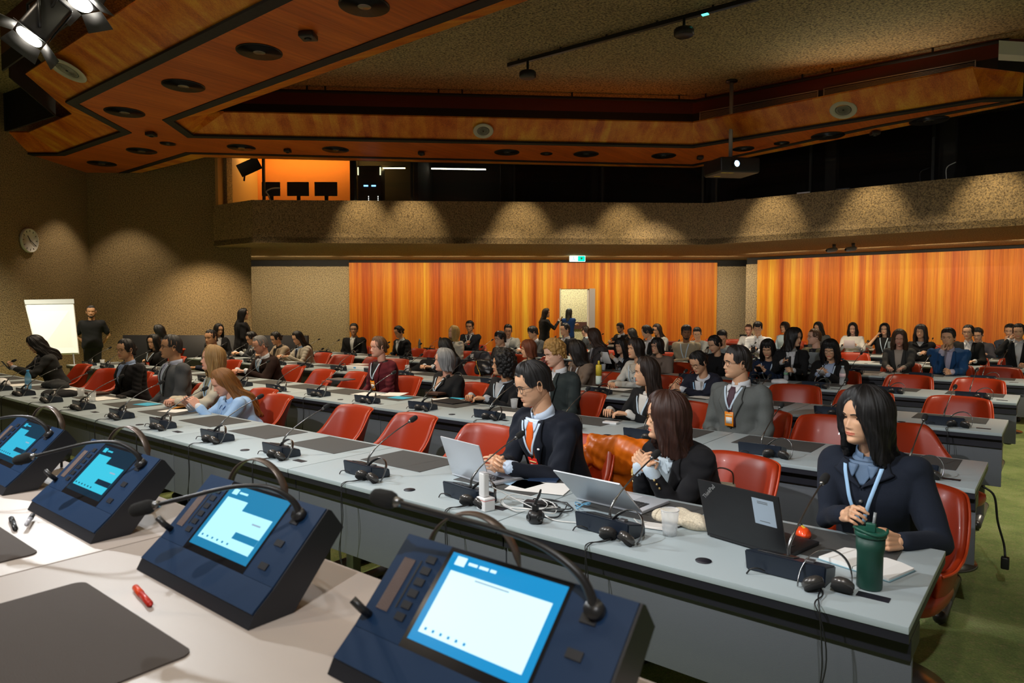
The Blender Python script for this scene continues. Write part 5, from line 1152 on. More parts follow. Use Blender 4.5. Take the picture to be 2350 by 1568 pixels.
BK, DK, CH_ = (.010, .010, .012), (.017, .014, .013), (.035, .035, .038)
BLK = (.009, .008, .008); BRN = (.030, .014, .008); WHT = (.72, .75, .78)
PEO = []
def A_(*a, **k): PEO.append((a, k))
# ---- front row
A_(1222, 884, 3.0, a=12, ha=33, hp=17, lod=0, sex='m', hair='short', hc=(.014, .013, .013), jc=(.010, .013, .022), shc=(.62, .74, .90), tie=(.80, .12, .01), arms=[(-.005, .335, .335, 'type'), (-.12, .345, .335, 'type')], gl=True, lan=(.55, .68, .80), badge='red', lean=.12, ez=1.205, extra='pin', lab='man in navy suit and orange tie typing on a silver laptop, thin glasses')
A_(1528, 958, 3.05, a=14, ha=50, hp=-2, lod=0, hair='curtain', hc=(.045, .016, .009), jc=(.011, .011, .013), shc=(.55, .65, .72), arms='bothchin', gl=.024, vol=1.15, lean=.16, vb=.62, extra='cuff_buttons', lab='woman with reddish brown hair and glasses resting her chin on folded hands')
A_(1985, 958, 3.06, a=8, ha=34, hp=0, lod=0, hair='curtain', hc=BLK, jc=(.012, .017, .030), shc=(.12, .19, .30), top='coat', seed=20663, arms=[(-.02, .345, .375, 'hold'), (-.20, .28, .30, 'relax')], lan=(.35, .58, .85), badge='red', vol=1.15, lean=.10, vb=.84, lab='woman in dark navy jacket with long black hair and blue lanyard at the right')
A_(512, 878, 3.04, a=8, ha=16, hp=24, lod=0, skin='rosy', hair='back', hc=(.24, .10, .025), jc=(.36, .56, .86), kind='satin', top='shirt', arms=[(.09, .34, .325, 'relax'), (-.09, .32, .325, 'relax')], vol=1.15, lean=.08, lab='young woman in light blue shirt with long auburn hair, looking down')
A_(487, 824, 3.22, a=6, ha=18, hp=-6, lod=0, skin='rosy', hair='mid', hc=(.34, .20, .07), jc=(.60, .54, .42), shc=(.30, .30, .22), top='coat', arms='clasp', lan=(.12, .35, .25), badge='orange', vol=1.2, lean=.10, lab='blonde woman in cream jacket looking up, seated behind the blue-shirted woman')
A_(392, 797, 3.25, a=6, ha=12, hp=-4, lod=0, sex='m', skin='tan', hair='crop', hc=(.03, .028, .028), jc=(.10, .105, .115), shc=(.52, .56, .72), arms='lap', gl=True, lean=.0, lab='man in grey suit with dark glasses and short hair leaning back, front row', lan=(.72, .72, .74))
A_(288, 803, 3.25, a=-6, ha=-14, hp=0, lod=0, hair='bun', hc=BLK, jc=(.012, .012, .014), shc=(.30, .40, .62), arms='lap', gl=.0225, lean=.05, lab='woman with tied black hair and glasses in black blazer over blue shirt')
A_(82, 790, 3.2, a=2, ha=8, hp=28, lod=0, hair='long', hc=BLK, jc=(.030, .032, .034), shc=(.35, .36, .42), arms='phone', lean=.12, vol=1.15, lab='woman in charcoal blazer at far left looking down at her phone')
# ---- second row
A_(868, 797, 5.05, a=2, ha=10, lod=0, skin='rosy', hair='bun', hc=(.10, .05, .025), jc=(.10, .010, .016), shc=(.02, .02, .022), arms='lap', lan=(.75, .78, .80), badge='orange', lean=.06, collar=False, vb=.30, lab='woman in burgundy blazer with white lanyard and orange badge')
A_(1018, 828, 5.05, a=14, ha=36, hp=-2, lod=0, skin='rosy', hair='bob', hc=(.26, .26, .26), jc=(.012, .012, .013), shc=(.60, .36, .24), top='suit', arms='lap', lan=(.75, .78, .80), badge='orange', collar=False, vb=.66, vol=1.2, lean=.04, bust=.03, wd=1.02, lab='woman with grey bob in black blouse, white lanyard and orange badge')
A_(1152, 836, 5.0, a=10, ha=32, hp=-4, lod=0, skin='tan', hair='bob', hc=BLK, jc=(.014, .014, .016), shc=(.45, .47, .50), arms='table', gl=True, lan=(.75, .78, .80), badge='orange', collar=False, vb=.60, vol=1.7, curly=True, lean=.08, lab='woman with curly black hair and glasses in black jacket, orange badge')
A_(597, 792, 5.05, a=2, ha=6, hp=16, lod=0, sex='m', skin='rosy', hair='crop', hc=(.17, .17, .17), jc=(.022, .010, .008), shc=(.66, .72, .82), arms='table', lan=(.3, .5, .7), badge='red', lean=.10, lab='man with cropped grey hair in dark brown jacket looking down', closed=True)
A_(484, 776, 5.2, a=-8, ha=-20, hp=0, lod=1, sex='m', skin='tan', hair='crop', hc=BLK, jc=(.020, .026, .045), shc=(.30, .42, .50), top='suit', arms='cross', lean=-.02, collar=False, vb=.45, lab='stocky man with short black hair in navy jacket, arms crossed')
A_(352, 785, 5.0, a=-10, ha=-25, hp=4, lod=1, hair='mid', hc=BLK, jc=(.014, .014, .015), shc=(.14, .11, .08), arms='lap', lan=(.7, .7, .7), badge='red', lean=.04, lab='woman with long black hair in black jacket behind the bespectacled front-row pair')
A_(1482, 855, 5.0, a=20, ha=54, hp=0, lod=0, hair='back', hc=(.024, .013, .009), jc=(.013, .013, .014), shc=(.68, .66, .62), arms='table', lan=(.78, .80, .82), badge='orange', vol=1.3, lean=.10, collar=False, vb=.48, lab='woman with long dark brown hair in black blazer, orange badge, profile')
A_(1690, 833, 5.05, a=12, ha=45, hp=0, lod=0, sex='m', hair='short', hc=(.018, .014, .012), jc=(.125, .135, .13), shc=WHT, tie=(.075, .035, .05), arms='lap', gl=.0232, lan=(.75, .78, .80), badge='orange', lean=.0, lab='man in grey suit and purple tie with round black glasses, leaning back')
A_(1272, 812, 5.1, a=14, ha=25, hp=12, lod=0, sex='m', skin='pale', hair='short', hc=(.40, .22, .06), jc=(.032, .042, .042), shc=(.74, .76, .78), arms='lap', curly=True, vol=1.0, lean=.04, lab='young man with curly blond hair in dark green-grey suit', closed=True)
# ---- third row
A_(1322, 806, 6.95, a=24, ha=62, hp=8, lod=1, hair='mid', hc=(.012, .009, .008), jc=(.18, .135, .105), shc=(.10, .07, .06), arms='table', lan=(.7, .74, .78), vol=1.5, lean=.10, lab='woman with wavy dark hair hiding her face, taupe blazer')
A_(1458, 801, 6.95, a=14, ha=27, hp=-2, lod=0, hair='bobfringe', hc=(.016, .009, .007), jc=(.58, .58, .54), shc=(.55, .50, .42), top='coat', arms='clasp', lan=(.55, .65, .78), lean=.12, collar=False, vb=.86, lab='woman with fringe in white cardigan, hands folded on the desk')
A_(1603, 832, 6.75, a=8, ha=20, hp=26, lod=0, hair='bun', hc=BLK, jc=(.018, .020, .036), shc=(.68, .72, .78), top='suit', arms=[(.10, .36, .37, 'hold'), (.0, .40, .34, 'relax')], gl=.0225, lean=.16, collar=False, vb=.20, lab='woman in navy and white cardigan looking down at her wrist, hair tied', lan=(.6, .6, .58))
A_(577, 777, 6.95, a=4, ha=10, hp=20, lod=1, sex='m', hair='short', hc=BLK, jc=(.028, .032, .038), shc=(.62, .65, .68), tie=(.03, .03, .04), arms='table', gl=True, lean=.12, lab='young man in charcoal suit looking down beside the grey-haired man')
A_(633, 777, 7.0, a=2, ha=8, hp=18, lod=1, hair='bun', hc=BLK, jc=(.34, .27, .19), shc=(.03, .03, .03), arms='table', gl=True, lean=.10, lab='woman in beige blazer and glasses looking down, third row')
A_(683, 776, 7.0, a=2, ha=8, hp=20, lod=1, hair='back', hc=BLK, jc=(.50, .46, .38), shc=(.30, .42, .60), tie=(.02, .02, .03), arms='table', lean=.10, lab='woman with ponytail in pale grey jacket looking down, third row')
# ---- fourth row
A_(1762, 800, 8.95, a=-2, ha=-6, hp=20, lod=0, hair='longfringe', hc=BLK, jc=(.012, .022, .05), top='sweater', arms='phone', lan=(.75, .78, .84), lean=.10, hz=0, lab='woman in navy sweater with very long black hair looking at her phone')
A_(1905, 803, 8.95, a=0, ha=-4, hp=14, lod=0, hair='longfringe', hc=BLK, jc=(.010, .010, .010), shc=(.36, .45, .62), arms='phone', gl=.0225, vol=1.5, lean=.10, collar=False, vb=.3, lab='woman with big wavy black hair and glasses holding a white phone', lan=(.5, .65, .75))
A_(1212, 802, 7.1, a=20, ha=40, hp=2, lod=1, hair='bobfringe', hc=(.16, .045, .018), jc=(.50, .42, .32), shc=(.05, .03, .03), top='coat', arms='table', vol=1.1, lean=.06, lab='woman with copper bob and fur-collared cream coat behind the curly-haired woman')
A_(1425, 795, 8.9, a=6, ha=8, hp=6, lod=1, hair='longfringe', hc=BLK, jc=(.016, .016, .018), shc=(.62, .60, .58), arms='read', lan=(.7, .74, .8), vol=1.2, lean=.08, collar=False, vb=.5, lab='woman with long black hair and dark patterned top reading a paper')
A_(1508, 795, 8.9, a=12, ha=20, hp=2, lod=1, hair='bobfringe', hc=(.013, .010, .009), jc=(.22, .165, .13), top='sweater', arms='lap', gl=.0225, lean=.06, vol=.9, lab='person with short dark fringe and round glasses in taupe jacket')
A_(1640, 790, 8.95, a=4, ha=20, hp=20, lod=1, hair='bun', hc=BLK, jc=(.008, .008, .009), top='tee', arms='lap', lean=.12, lab='woman with tied black hair in black polo shirt looking down')
A_(1020, 796, 7.1, a=14, ha=50, hp=14, lod=1, hair='long', hc=BLK, jc=(.03, .03, .034), arms='table', vol=1.2, lean=.12, lab='person with long black hair hidden behind the grey-haired woman')
A_(1147, 778, 8.9, a=10, ha=15, hp=2, lod=1, sex='m', hair='fringe', hc=BLK, jc=(.011, .011, .012), shc=(.74, .76, .76), arms='lap', gl=True, lean=.04, vb=.35, lab='young man with black fringe, white collar and black cardigan')
A_(1822, 775, 8.97, a=-14, ha=-78, hp=4, lod=1, hair='mid', hc=BLK, jc=(.012, .012, .013), shc=(.6, .6, .6), arms=[(.08, .36, .50, 'hold'), (-.05, .36, .40, 'hold')], vol=1.2, lean=.10, lab='woman with black hair turned right, raising both hands with a phone')
A_(812, 757, 9.05, a=-30, ha=-45, hp=-6, lod=1, sex='m', skin='dim', hair='short', hc=BLK, jc=(.010, .010, .011), shc=(.60, .62, .60), arms='lap', gl=True, lean=-.02, lab='man in black suit and glasses seated alone before the wooden wall, head tilted back', vb=.2, vol=1.2)
A_(915, 762, 9.0, a=2, ha=5, hp=18, lod=1, hair='bun', hc=BLK, jc=(.013, .014, .016), shc=(.62, .68, .70), arms='lap', lean=.08, lab='woman in black blazer looking down, behind the burgundy blazer')
# ---- fifth row and further
A_(1575, 764, 11.0, a=-8, ha=-30, hp=2, lod=1, sex='m', skin='brown', hair='fringe', hc=BLK, jc=(.36, .30, .20), top='sweater', arms='cross', lan=(.75, .75, .75), vol=1.1, lean=.06, beard=True, lab='man in beige jumper with white lanyard and dark hair')
A_(1868, 774, 11.05, a=16, ha=52, hp=-2, lod=1, sex='m', skin='pale', hair='crop', hc=(.11, .05, .02), jc=(.14, .13, .07), shc=(.02, .022, .03), arms='table', gl=True, lean=.06, collar=False, vb=.1, lab='man with brown hair and glasses in olive jacket beside an open laptop')
A_(2064, 776, 11.0, a=-4, ha=-8, hp=16, lod=1, skin='rosy', hair='long', hc=(.075, .040, .022), jc=(.055, .055, .052), shc=(.50, .42, .34), arms='type', vol=1.2, lean=.08, vb=.2, collar=False, lab='woman with brown hair working on a large silver laptop')
A_(2176, 775, 10.95, a=0, ha=8, hp=4, lod=1, sex='m', hair='short', hc=(.018, .013, .011), jc=(.018, .075, .20), shc=(.55, .50, .62), arms='chin', lean=.14, wd=1.15, vol=1.1, lab='man in bright blue suit resting his chin on his hand', vb=.4)
A_(1041, 763, 9.1, a=8, ha=20, hp=-12, lod=1, skin='pale', hair='mid', hc=(.50, .32, .10), jc=(.58, .54, .44), shc=(.02, .02, .02), arms='lap', lan=(.7, .7, .72), vol=1.0, lean=.0, collar=False, vb=.2, lab='blonde woman in white coat tilting her head back')
A_(1078, 750, 11.0, a=-20, ha=-25, hp=2, lod=1, sex='m', skin='dim', hair='short', hc=BLK, jc=(.012, .014, .020), shc=(.34, .30, .30), tie=(.02, .02, .03), arms='one', lan=(.8, .8, .8), badge='red', vol=1.2, lean=.02, lab='man in black suit holding his hand to his tie, red badge')
A_(1166, 759, 11.05, a=-25, ha=-40, hp=10, lod=1, sex='m', skin='dim', hair='short', hc=BLK, jc=(.30, .31, .29), top='knit', shc=(.7, .7, .7), arms='table', vol=1.1, lean=.1, lab='man in pale grey jacket turned away behind the white-collared man')
A_(1222, 764, 11.0, a=12, ha=33, hp=16, lod=1, sex='m', hair='fringe', hc=BLK, jc=(.05, .055, .06), arms='table', vol=1.1, lean=.1, lab='person with black hair bent down behind the copper-haired woman')
A_(1296, 757, 11.05, a=8, ha=16, hp=0, lod=1, sex='m', hair='short', hc=BLK, jc=(.012, .013, .016), shc=(.7, .7, .7), arms='lap', lean=.04, lab='young man in dark suit seated in front of the open door')
A_(1343, 760, 13.2, a=75, ha=95, hp=10, lod=1, sex='m', skin='pale', hair='crop', hc=(.03, .02, .015), jc=(.055, .065, .075), shc=(.55, .68, .75), arms='lap', lean=.05, lab='man in grey suit bending away beside the open door')
A_(1362, 772, 8.9, a=40, ha=70, hp=14, lod=1, hair='mid', hc=(.05, .025, .015), jc=(.07, .06, .06), arms='table', lean=.1, lab='brown-haired head just above the wavy-haired woman')
A_(1423, 753, 15.2, a=12, ha=22, hp=16, lod=1, sex='m', skin='tan', hair='short', hc=BLK, jc=(.013, .015, .018), arms='table', lean=.06, beard=True, lab='bearded man in black looking down before the wooden wall')
A_(1450, 767, 13.1, a=20, ha=60, hp=22, lod=2, hair='bob', hc=BLK, jc=(.02, .02, .02), arms='table', lean=.12, lab='top of a black-haired head behind the white cardigan woman')
A_(1484, 762, 11.0, a=20, ha=60, hp=18, lod=2, hair='bun', hc=BLK, jc=(.02, .02, .02), arms='table', lean=.12, lab='tied black hair of a person between the bearded man and brown-haired woman')
A_(1508, 757, 13.2, a=12, ha=20, hp=12, lod=1, skin='tan', hair='back', hc=(.025, .014, .010), jc=(.30, .31, .30), top='sweater', arms='table', vol=1.3, lean=.08, lab='woman with long brown hair in pale grey top, sixth row centre')
A_(1600, 766, 12.9, a=12, ha=-20, hp=20, lod=2, sex='m', hair='short', hc=BLK, jc=(.17, .18, .18), top='sweater', arms='table', lean=.12, lab='person in grey top mostly hidden behind the beige-jumper man')
A_(1657, 775, 11.0, a=12, ha=-20, hp=24, lod=2, sex='m', hair='short', hc=BLK, jc=(.24, .28, .29), top='sweater', arms='table', lean=.14, lab='person in pale blue-grey top behind the black polo shirt woman')
A_(1718, 757, 15.2, a=0, ha=-4, hp=10, lod=1, skin='rosy', hair='crop', hc=(.06, .022, .014), jc=(.66, .68, .70), top='shirt', arms='type', lean=.08, lab='person with reddish hair in white shirt bent over a black laptop')
A_(1739, 754, 13.1, a=-8, ha=-14, hp=14, lod=1, sex='m', hair='fringe', hc=BLK, jc=(.68, .70, .72), top='shirt', arms='phone', lean=.08, gl=True, lab='man with black fringe in white shirt looking at a phone')
A_(1801, 752, 15.25, a=10, ha=30, hp=0, lod=1, hair='bobfringe', hc=BRN, jc=(.45, .58, .66), top='sweater', arms='lap', lean=.02, lab='woman with brown hair in pale blue top against the wooden wall')
A_(1878, 752, 15.25, a=8, ha=15, hp=14, lod=1, hair='long', hc=BLK, jc=(.05, .05, .05), arms='lap', lean=.04, lab='woman with dark hair behind the olive-jacketed man')
A_(1957, 754, 15.25, a=-4, ha=-6, hp=12, lod=1, skin='pale', hair='long', hc=BLK, jc=(.72, .70, .66), top='sweater', arms='read', lean=.04, lab='woman in white jumper with long dark hair reading a leaflet')
A_(2030, 756, 15.25, a=0, ha=0, hp=2, lod=1, hair='mid', hc=BLK, jc=(.012, .012, .013), top='tee', arms='ear', gl=True, lan=(.7, .75, .8), lean=.02, lab='woman in black t-shirt and glasses raising a hand, last row')
A_(2113, 762, 13.15, a=0, ha=4, hp=-2, lod=1, hair='longfringe', hc=(.022, .014, .012), jc=(.011, .011, .012), top='coat', shc=(.5, .5, .5), arms='one', vb=.86, collar=False, vol=1.2, lean=.04, lab='woman with fringe in buttoned black cardigan beside the blue-suited man')
A_(2222, 763, 13.15, a=0, ha=10, hp=0, lod=1, hair='bun', hc=BLK, jc=(.013, .014, .014), shc=(.70, .70, .70), arms='table', lean=.04, vb=.3, lab='woman with tied hair in black blazer right of the blue-suited man')
A_(2244, 768, 15.2, a=-5, ha=10, hp=20, lod=2, sex='m', hair='short', hc=BLK, jc=(.075, .070, .08), arms='table', lean=.12, lab='person in grey jacket hidden behind the tied-hair woman at the right')
A_(2338, 761, 13.1, a=-2, ha=4, hp=8, lod=1, hair='bun', hc=BLK, jc=(.016, .017, .018), shc=(.70, .70, .70), arms='ear', lean=.10, lab='woman in dark blazer at the right edge working on a dark laptop', vb=.3)
A_(2318, 760, 15.2, a=0, ha=10, hp=8, lod=2, sex='m', hair='short', hc=BLK, jc=(.045, .055, .075), arms='chin', lean=.12, lab='person in blue-grey jacket leaning on a hand at the right edge')
A_(500, 757, 8.8, a=-70, ha=-90, hp=6, lod=1, hair='long', hc=BLK, jc=(.011, .011, .012), shc=(.4, .4, .4), arms='ear', lean=.0, lab='woman in black holding her ear by the low black partition', loc=D(502, 757, 13.6))
A_(362, 762, 8.8, a=20, ha=30, hp=14, lod=2, hair='mid', hc=BLK, jc=(.05, .04, .045), arms='lap', lean=.0, lab='dark hair of a person sitting by the partition behind the front pair', loc=D(364, 760, 13.5))
# ---- standing
A_(209, 714, 0, a=-58, ha=-68, hp=0, lod=1, sex='m', skin='tan', hair='crop', hc=BLK, jc=(.011, .011, .012), top='tee', arms='backs', stand=True, lab='bearded man in black shirt standing beside the flip chart', loc=D(209, 716, 13.7), beard=True, vol=.8, wd=1.02)
A_(558, 722, 0, a=196, ha=206, hp=0, lod=1, hair='back', hc=BLK, jc=(.009, .009, .010), arms='down', stand=True, vol=1.4, lab='woman with long black hair standing with her back turned before the stone wall', loc=D(559, 722, 14.0))
A_(1254, 720, 0, a=216, ha=236, hp=2, lod=1, hair='back', hc=(.022, .012, .009), jc=(.022, .023, .027), arms='gest', stand=True, vol=1.5, lab='woman with very long dark hair standing before the wooden wall holding a phone', loc=D(1254, 719, 17.8))
A_(1306, 719, 0, a=150, ha=170, hp=0, lod=2, hair='back', hc=BLK, jc=(.01, .05, .22), top='sweater', arms='one', stand=True, vol=1.5, lab='woman in bright blue top standing in the open doorway', loc=D(1306, 718, 19.9))
PK = {}
for a, k in PEO:
    k = dict(k); 
    PP = person(*a, **k)
    PK[a[0]] = PP
# every seated person gets the nearest chair of the row; chairs that would stand in the way go
chairs = [o for o in COL.objects if o.get('category') == 'chair']; taken = []
for a_, k_ in PEO:
    if k_.get('stand'): continue
    P_ = PK[a_[0]]; pv = P_['B'].P; best = min([c for c in chairs if c not in taken], key=lambda c: (c.location.x-pv.x)**2+(c.location.y-pv.y)**2)
    if (best.location-Vector((pv.x, pv.y, 0))).length < .8 or a_[0] in (500, 362):
        best.location = (pv.x-P_['fw'].x*.03, pv.y-P_['fw'].y*.03, 0); best.rotation_euler = (0, 0, -R_(k_['a'])); taken.append(best)
def kill(o):
    for c in list(o.children): kill(c)
    bpy.data.objects.remove(o)
for c in [c for c in chairs if c not in taken]:
    near = min((c.location-q.location).length for q in taken)
    if near < .53:
        q = min(taken, key=lambda q: (c.location-q.location).length); dx = c.location.x-q.location.x; nx = q.location.x+math.copysign(.58, dx)
        if all((Vector((nx, c.location.y, 0))-z_.location).length > .54 for z_ in chairs if z_ is not c): c.location.x = nx
        else: chairs.remove(c); kill(c)
ROWC = {}
for c in chairs:
    if c.location.x*-math.sin(YAW)+c.location.y*math.cos(YAW) > 13.2 and c.location.x < -12.4: c['label'] = 'red leather tub chair by the low black partition, %s' % ('left one' if c.location.x < -14 else 'right one'); continue
    ROWC.setdefault(min(range(8), key=lambda i: abs(RY[i]+1.17-c.location.y)), []).append(c)
for r, L in ROWC.items():
    for k, c in enumerate(sorted(L, key=lambda c: -c.location.x)): c['label'] = 'red leather tub chair behind the %s row of desks, %s' % (ROW[r], rlab(k))
# ================================================================ THINGS ON THE DESKS AND CHAIRS
M_CLEAR = plain('clear_plastic', (.85, .88, .9), .08, alpha=1); MATS['clear_plastic'].node_tree.nodes['Principled BSDF'].inputs['Alpha'].default_value = .30
M_WATER = plain('blue_bottle_plastic', (.12, .42, .70), .1); MATS['blue_bottle_plastic'].node_tree.nodes['Principled BSDF'].inputs['Alpha'].default_value = .55
M_CABLEW = plain('white_cable', (.72, .72, .70), .45); M_BLUEC = plain('blue_cable', (.15, .40, .60), .45)
M_SCR = plain('laptop_screen', (.02, .02, .02), .2, emit=(.5, .62, .8), es=.9)
def surf(px, py, z=TZ+.001): return U(px, py, z)
def laptop(loc, rz, tilt, wd, m, lab, hgt=.22, logo=None, dep=.23, key=M_BLK):
    t = thing('laptop', lab, 'laptop', loc, rz); h = wd/2
    ba = obj('base', bbox(-h, h, 0, dep, .001, .015, .004), m, t, sharp=40)
    obj('keyboard', join(*[bbox(-h+.03+i*(wd-.06)/12, -h+.03+(i+.86)*(wd-.06)/12, .025+j*.019, .041+j*.019, .015, .0175, .001, 1) for i in range(12) for j in range(5)]), key, ba, False); ba.children[0]['kind'] = 'stuff'
    obj('touchpad', bbox(-.055, .055, .135, .205, .0149, .0155, .0003, 1), key if m != M_SILVER else plain('pad_grey', (.5, .52, .55), .4), ba, False)
    R__ = Matrix.Rotation(R_(tilt), 4, 'X'); sc_ = obj('lid', xf(bbox(-h, h, -.006, .001, .0, hgt, .003), Matrix.Translation((0, .004, .014))@R__), m, t, sharp=40)
    obj('screen', xf(box(-h+.008, h-.008, .0012, .0018, .012, hgt-.01), Matrix.Translation((0, .004, .014))@R__), M_SCR, sc_, False)
    if logo: logo(t, R__, h, hgt)
    return t
def txt(s_, size, m, par, M, name='lettering'):
    c = bpy.data.curves.new(name, 'FONT'); c.body = s_; c.size = size; c.extrude = .0004; c.align_x = 'CENTER'; c.align_y = 'CENTER'
    o = bpy.data.objects.new(name, c); COL.objects.link(o); dg = bpy.context.evaluated_depsgraph_get(); me = bpy.data.meshes.new_from_object(o.evaluated_get(dg)); bpy.data.objects.remove(o)
    me.materials.clear(); me.materials.append(m); me.transform(M); return obj(name, me, None, par)
def lg_think(t, R__, h, hgt):
    T = Matrix.Translation((0, .004, .014))@R__
    txt('ThinkPad', .022, plain('logo_silver', (.5, .5, .5), .3, .6), t, T@Matrix.Translation((-h+.045, -.0066, hgt-.042))@Matrix.Rotation(R_(90), 4, 'X')@Matrix.Rotation(R_(48), 4, 'Z'))
    st = obj('label_sticker', xf(box(h-.105, h-.022, -.0068, -.0062, hgt-.125, hgt-.022), T), plain('sticker_blue_white', (.45, .55, .66), .6), t, False)
    obj('printed_lines', xf(join(*[box(h-.085, h-.045, -.0072, -.0069, z, z+.0022) for z in (hgt-.034, hgt-.040, hgt-.112)]), T), M_LEG, st, False)
def lg_bar(t, R__, h, hgt): txt('Microsoft' if False else 'SAMSUNG', .010, plain('logo_grey', (.3, .32, .35), .4), t, Matrix.Translation((0, .004, .014))@R__@Matrix.Translation((0, -.0066, hgt*.55))@Matrix.Rotation(R_(90), 4, 'X'))
laptop((-2.335, 2.565, TZ+.003), R_(-11), 20, .33, M_SILVER, 'silver laptop opened in front of the man with the orange tie', .215)
laptop((-1.545, 2.60, TZ+.003), R_(-4), 48, .35, M_SILVER, 'pale silver laptop leaning far back in front of the woman with folded hands', .23)
laptop((-.885, 2.475, TZ+.003), R_(-12), 17, .33, plain('laptop_black', (.012, .012, .014), .5), 'open black laptop with a pale sticker beside the woman with the long black hair', .23, lg_think)
laptop(surf(2065, 818), R_(4), 14, .40, plain('laptop_bluegrey', (.28, .34, .38), .35, .3), 'large grey-blue laptop with a curved stripe before the brown-haired woman', .27,
       lambda t, R__, h, hgt: obj('curved_stripe', xf(tube([(x, -.0075, hgt*.72-.035*math.cos(x*9)) for x in np.linspace(-.13, .07, 15)], .0022, 5), Matrix.Translation((0, .004, .014))@R__), M_WHITE, t))
laptop(surf(1862, 852), R_(6), 8, .30, plain('laptop_grey', (.20, .22, .22), .4, .3), 'grey laptop beside the man in the olive jacket', .26)
laptop(surf(2227, 815), R_(4), 12, .30, plain('laptop_grey', (.20, .22, .22), .4, .3), 'grey laptop half hidden behind the blue-suited man', .22)
laptop(surf(2324, 825), R_(2), 14, .42, plain('laptop_black', (.012, .012, .014), .5), 'black laptop at the right edge on the seventh row of desks', .26)
laptop(surf(1713, 790), R_(10), 14, .32, plain('laptop_black', (.012, .012, .014), .5), 'black laptop before the people in white shirts', .24)
def bottle(loc, m, cap, lab, h=.20, r=.032, label=None):
    t = thing('bottle', lab, 'bottle', loc)
    obj('body', lathe([(.001, 0), (r*.95, 0), (r, .01), (r, h*.28), (r*.9, h*.34), (r, h*.40), (r, h*.62), (r*.85, h*.72), (r*.42, h*.88), (r*.4, h*.93), (.001, h*.93)], 28), m, t)
    obj('cap', lathe([(.001, h*.92), (r*.47, h*.92), (r*.47, h), (.001, h)], 20), cap, t)
    if label: obj('label', lathe([(r*1.02, h*.42), (r*1.02, h*.60), (r*1.0, h*.60), (r*1.0, h*.42)], 28), label, t)
    return t
M_BCAP = plain('blue_cap', (.05, .35, .75), .4); M_PINKL = plain('pink_label', (.80, .60, .62), .5); M_GREENL = plain('green_label', (.25, .5, .3), .5)
bottle(surf(65, 893), M_WATER, M_BCAP, 'blue-tinted water bottle at the far left of the front row', .21)
bottle(surf(1804, 872), M_CLEAR, M_BCAP, 'small clear bottle with blue cap before the woman in the navy sweater', .155, .028, M_GREENL)
bottle(surf(1933, 884), M_CLEAR, plain('pale_cap', (.45, .6, .68), .4), 'clear water bottle with pink label beside the wavy-haired woman', .225, .033, M_PINKL)
bottle(surf(2285, 820), M_WATER, M_BCAP, 'blue water bottle near the tied-hair woman on the right', .22, .036)
bottle(surf(963, 803), plain('steel_bottle', (.22, .22, .22), .3, .7), M_STEEL, 'grey steel flask standing on the desk before the wooden wall', .24, .032)
t = thing('bottle', 'tall yellow and pale bottle beside the white cardigan woman', 'bottle', surf(1374, 882))
obj('body', lathe([(.001, 0), (.034, 0), (.036, .01), (.036, .10), (.001, .10)], 28), plain('pale_mint', (.55, .66, .62), .45), t); obj('upper_body', lathe([(.001, .10), (.036, .10), (.036, .215), (.03, .23), (.001, .23)], 28), plain('yellow', (.72, .55, .05), .45), t); obj('cap', lathe([(.001, .23), (.014, .23), (.012, .275), (.001, .278)], 16), plain('yellow', (.72, .55, .05), .45), t)
# green tumbler
t = thing('tumbler', 'dark green travel tumbler with lid and straw at the near end of the front desk', 'tumbler', (-.448, 2.36, TZ+.001)); M_GRN = plain('dark_green', (.008, .055, .038), .5, bump=.1)
obj('body', lathe([(.001, 0), (.034, 0), (.037, .006), (.0375, .11), (.041, .125), (.0425, .165), (.001, .165)], 36), M_GRN, t)
obj('lid', lathe([(.041, .165), (.046, .167), (.047, .180), (.043, .184), (.036, .178), (.001, .178)], 36), plain('lid_green', (.012, .09, .06), .4), t)
obj('lid_handle', join(tube([(.047*math.cos(a), .047*math.sin(a), .186+.006*math.sin(a*2)) for a in np.linspace(2.3, 6.6, 20)], .0045, 8)), plain('lid_green', (.012, .09, .06), .4), t)
obj('spout', bbox(-.014, .014, -.004, .012, .178, .206, .003), plain('lid_green', (.012, .09, .06), .4), t); obj('straw', tube([(.006, .005, .19), (.010, .008, .240)], .0045, 10), plain('grey_straw', (.25, .27, .28), .3), t)
def cup(loc, lab, r=.034, h=.085, fill=.4):
    t = thing('cup', lab, 'cup', loc); obj('glass', lathe([(.001, 0), (r*.75, 0), (r, h), (r*.96, h), (r*.72, .004), (.001, .004)], 28), M_CLEAR, t)
    obj('rim', tube([(r*math.cos(a), r*math.sin(a), h) for a in np.linspace(0, 2*math.pi, 25)], .0014, 5), plain('rim_white', (.7, .72, .74), .2), t)
    if fill: obj('water', lathe([(.001, .005), (r*.72, .005), (r*.82, h*fill), (.001, h*fill)], 24), M_CLEAR, t)
cup((-1.165, 2.43, TZ+.001), 'clear plastic cup with a little water beside the cream tote bag', .036, .10, .3)
for px, py, lab in ((186, 912), ) and ((186, 910, 'clear cup of water behind the black bag in the front row'), (212, 922, 'low clear cup beside the brown notebook in the front row'), (235, 838, 'clear cup on the left end of the second row'), (1180, 938, 'clear plastic cup left of the orange-tie man on the second row'), (935, 852, 'small clear cup beside the burgundy blazer woman'), (1083, 824, 'clear cup behind the grey-haired woman'), (1385, 850, 'clear cup on the desk before the woman reading a paper'), (1386, 812, 'pale cup standing on the desk near the open door')): cup(surf(px, py), lab)
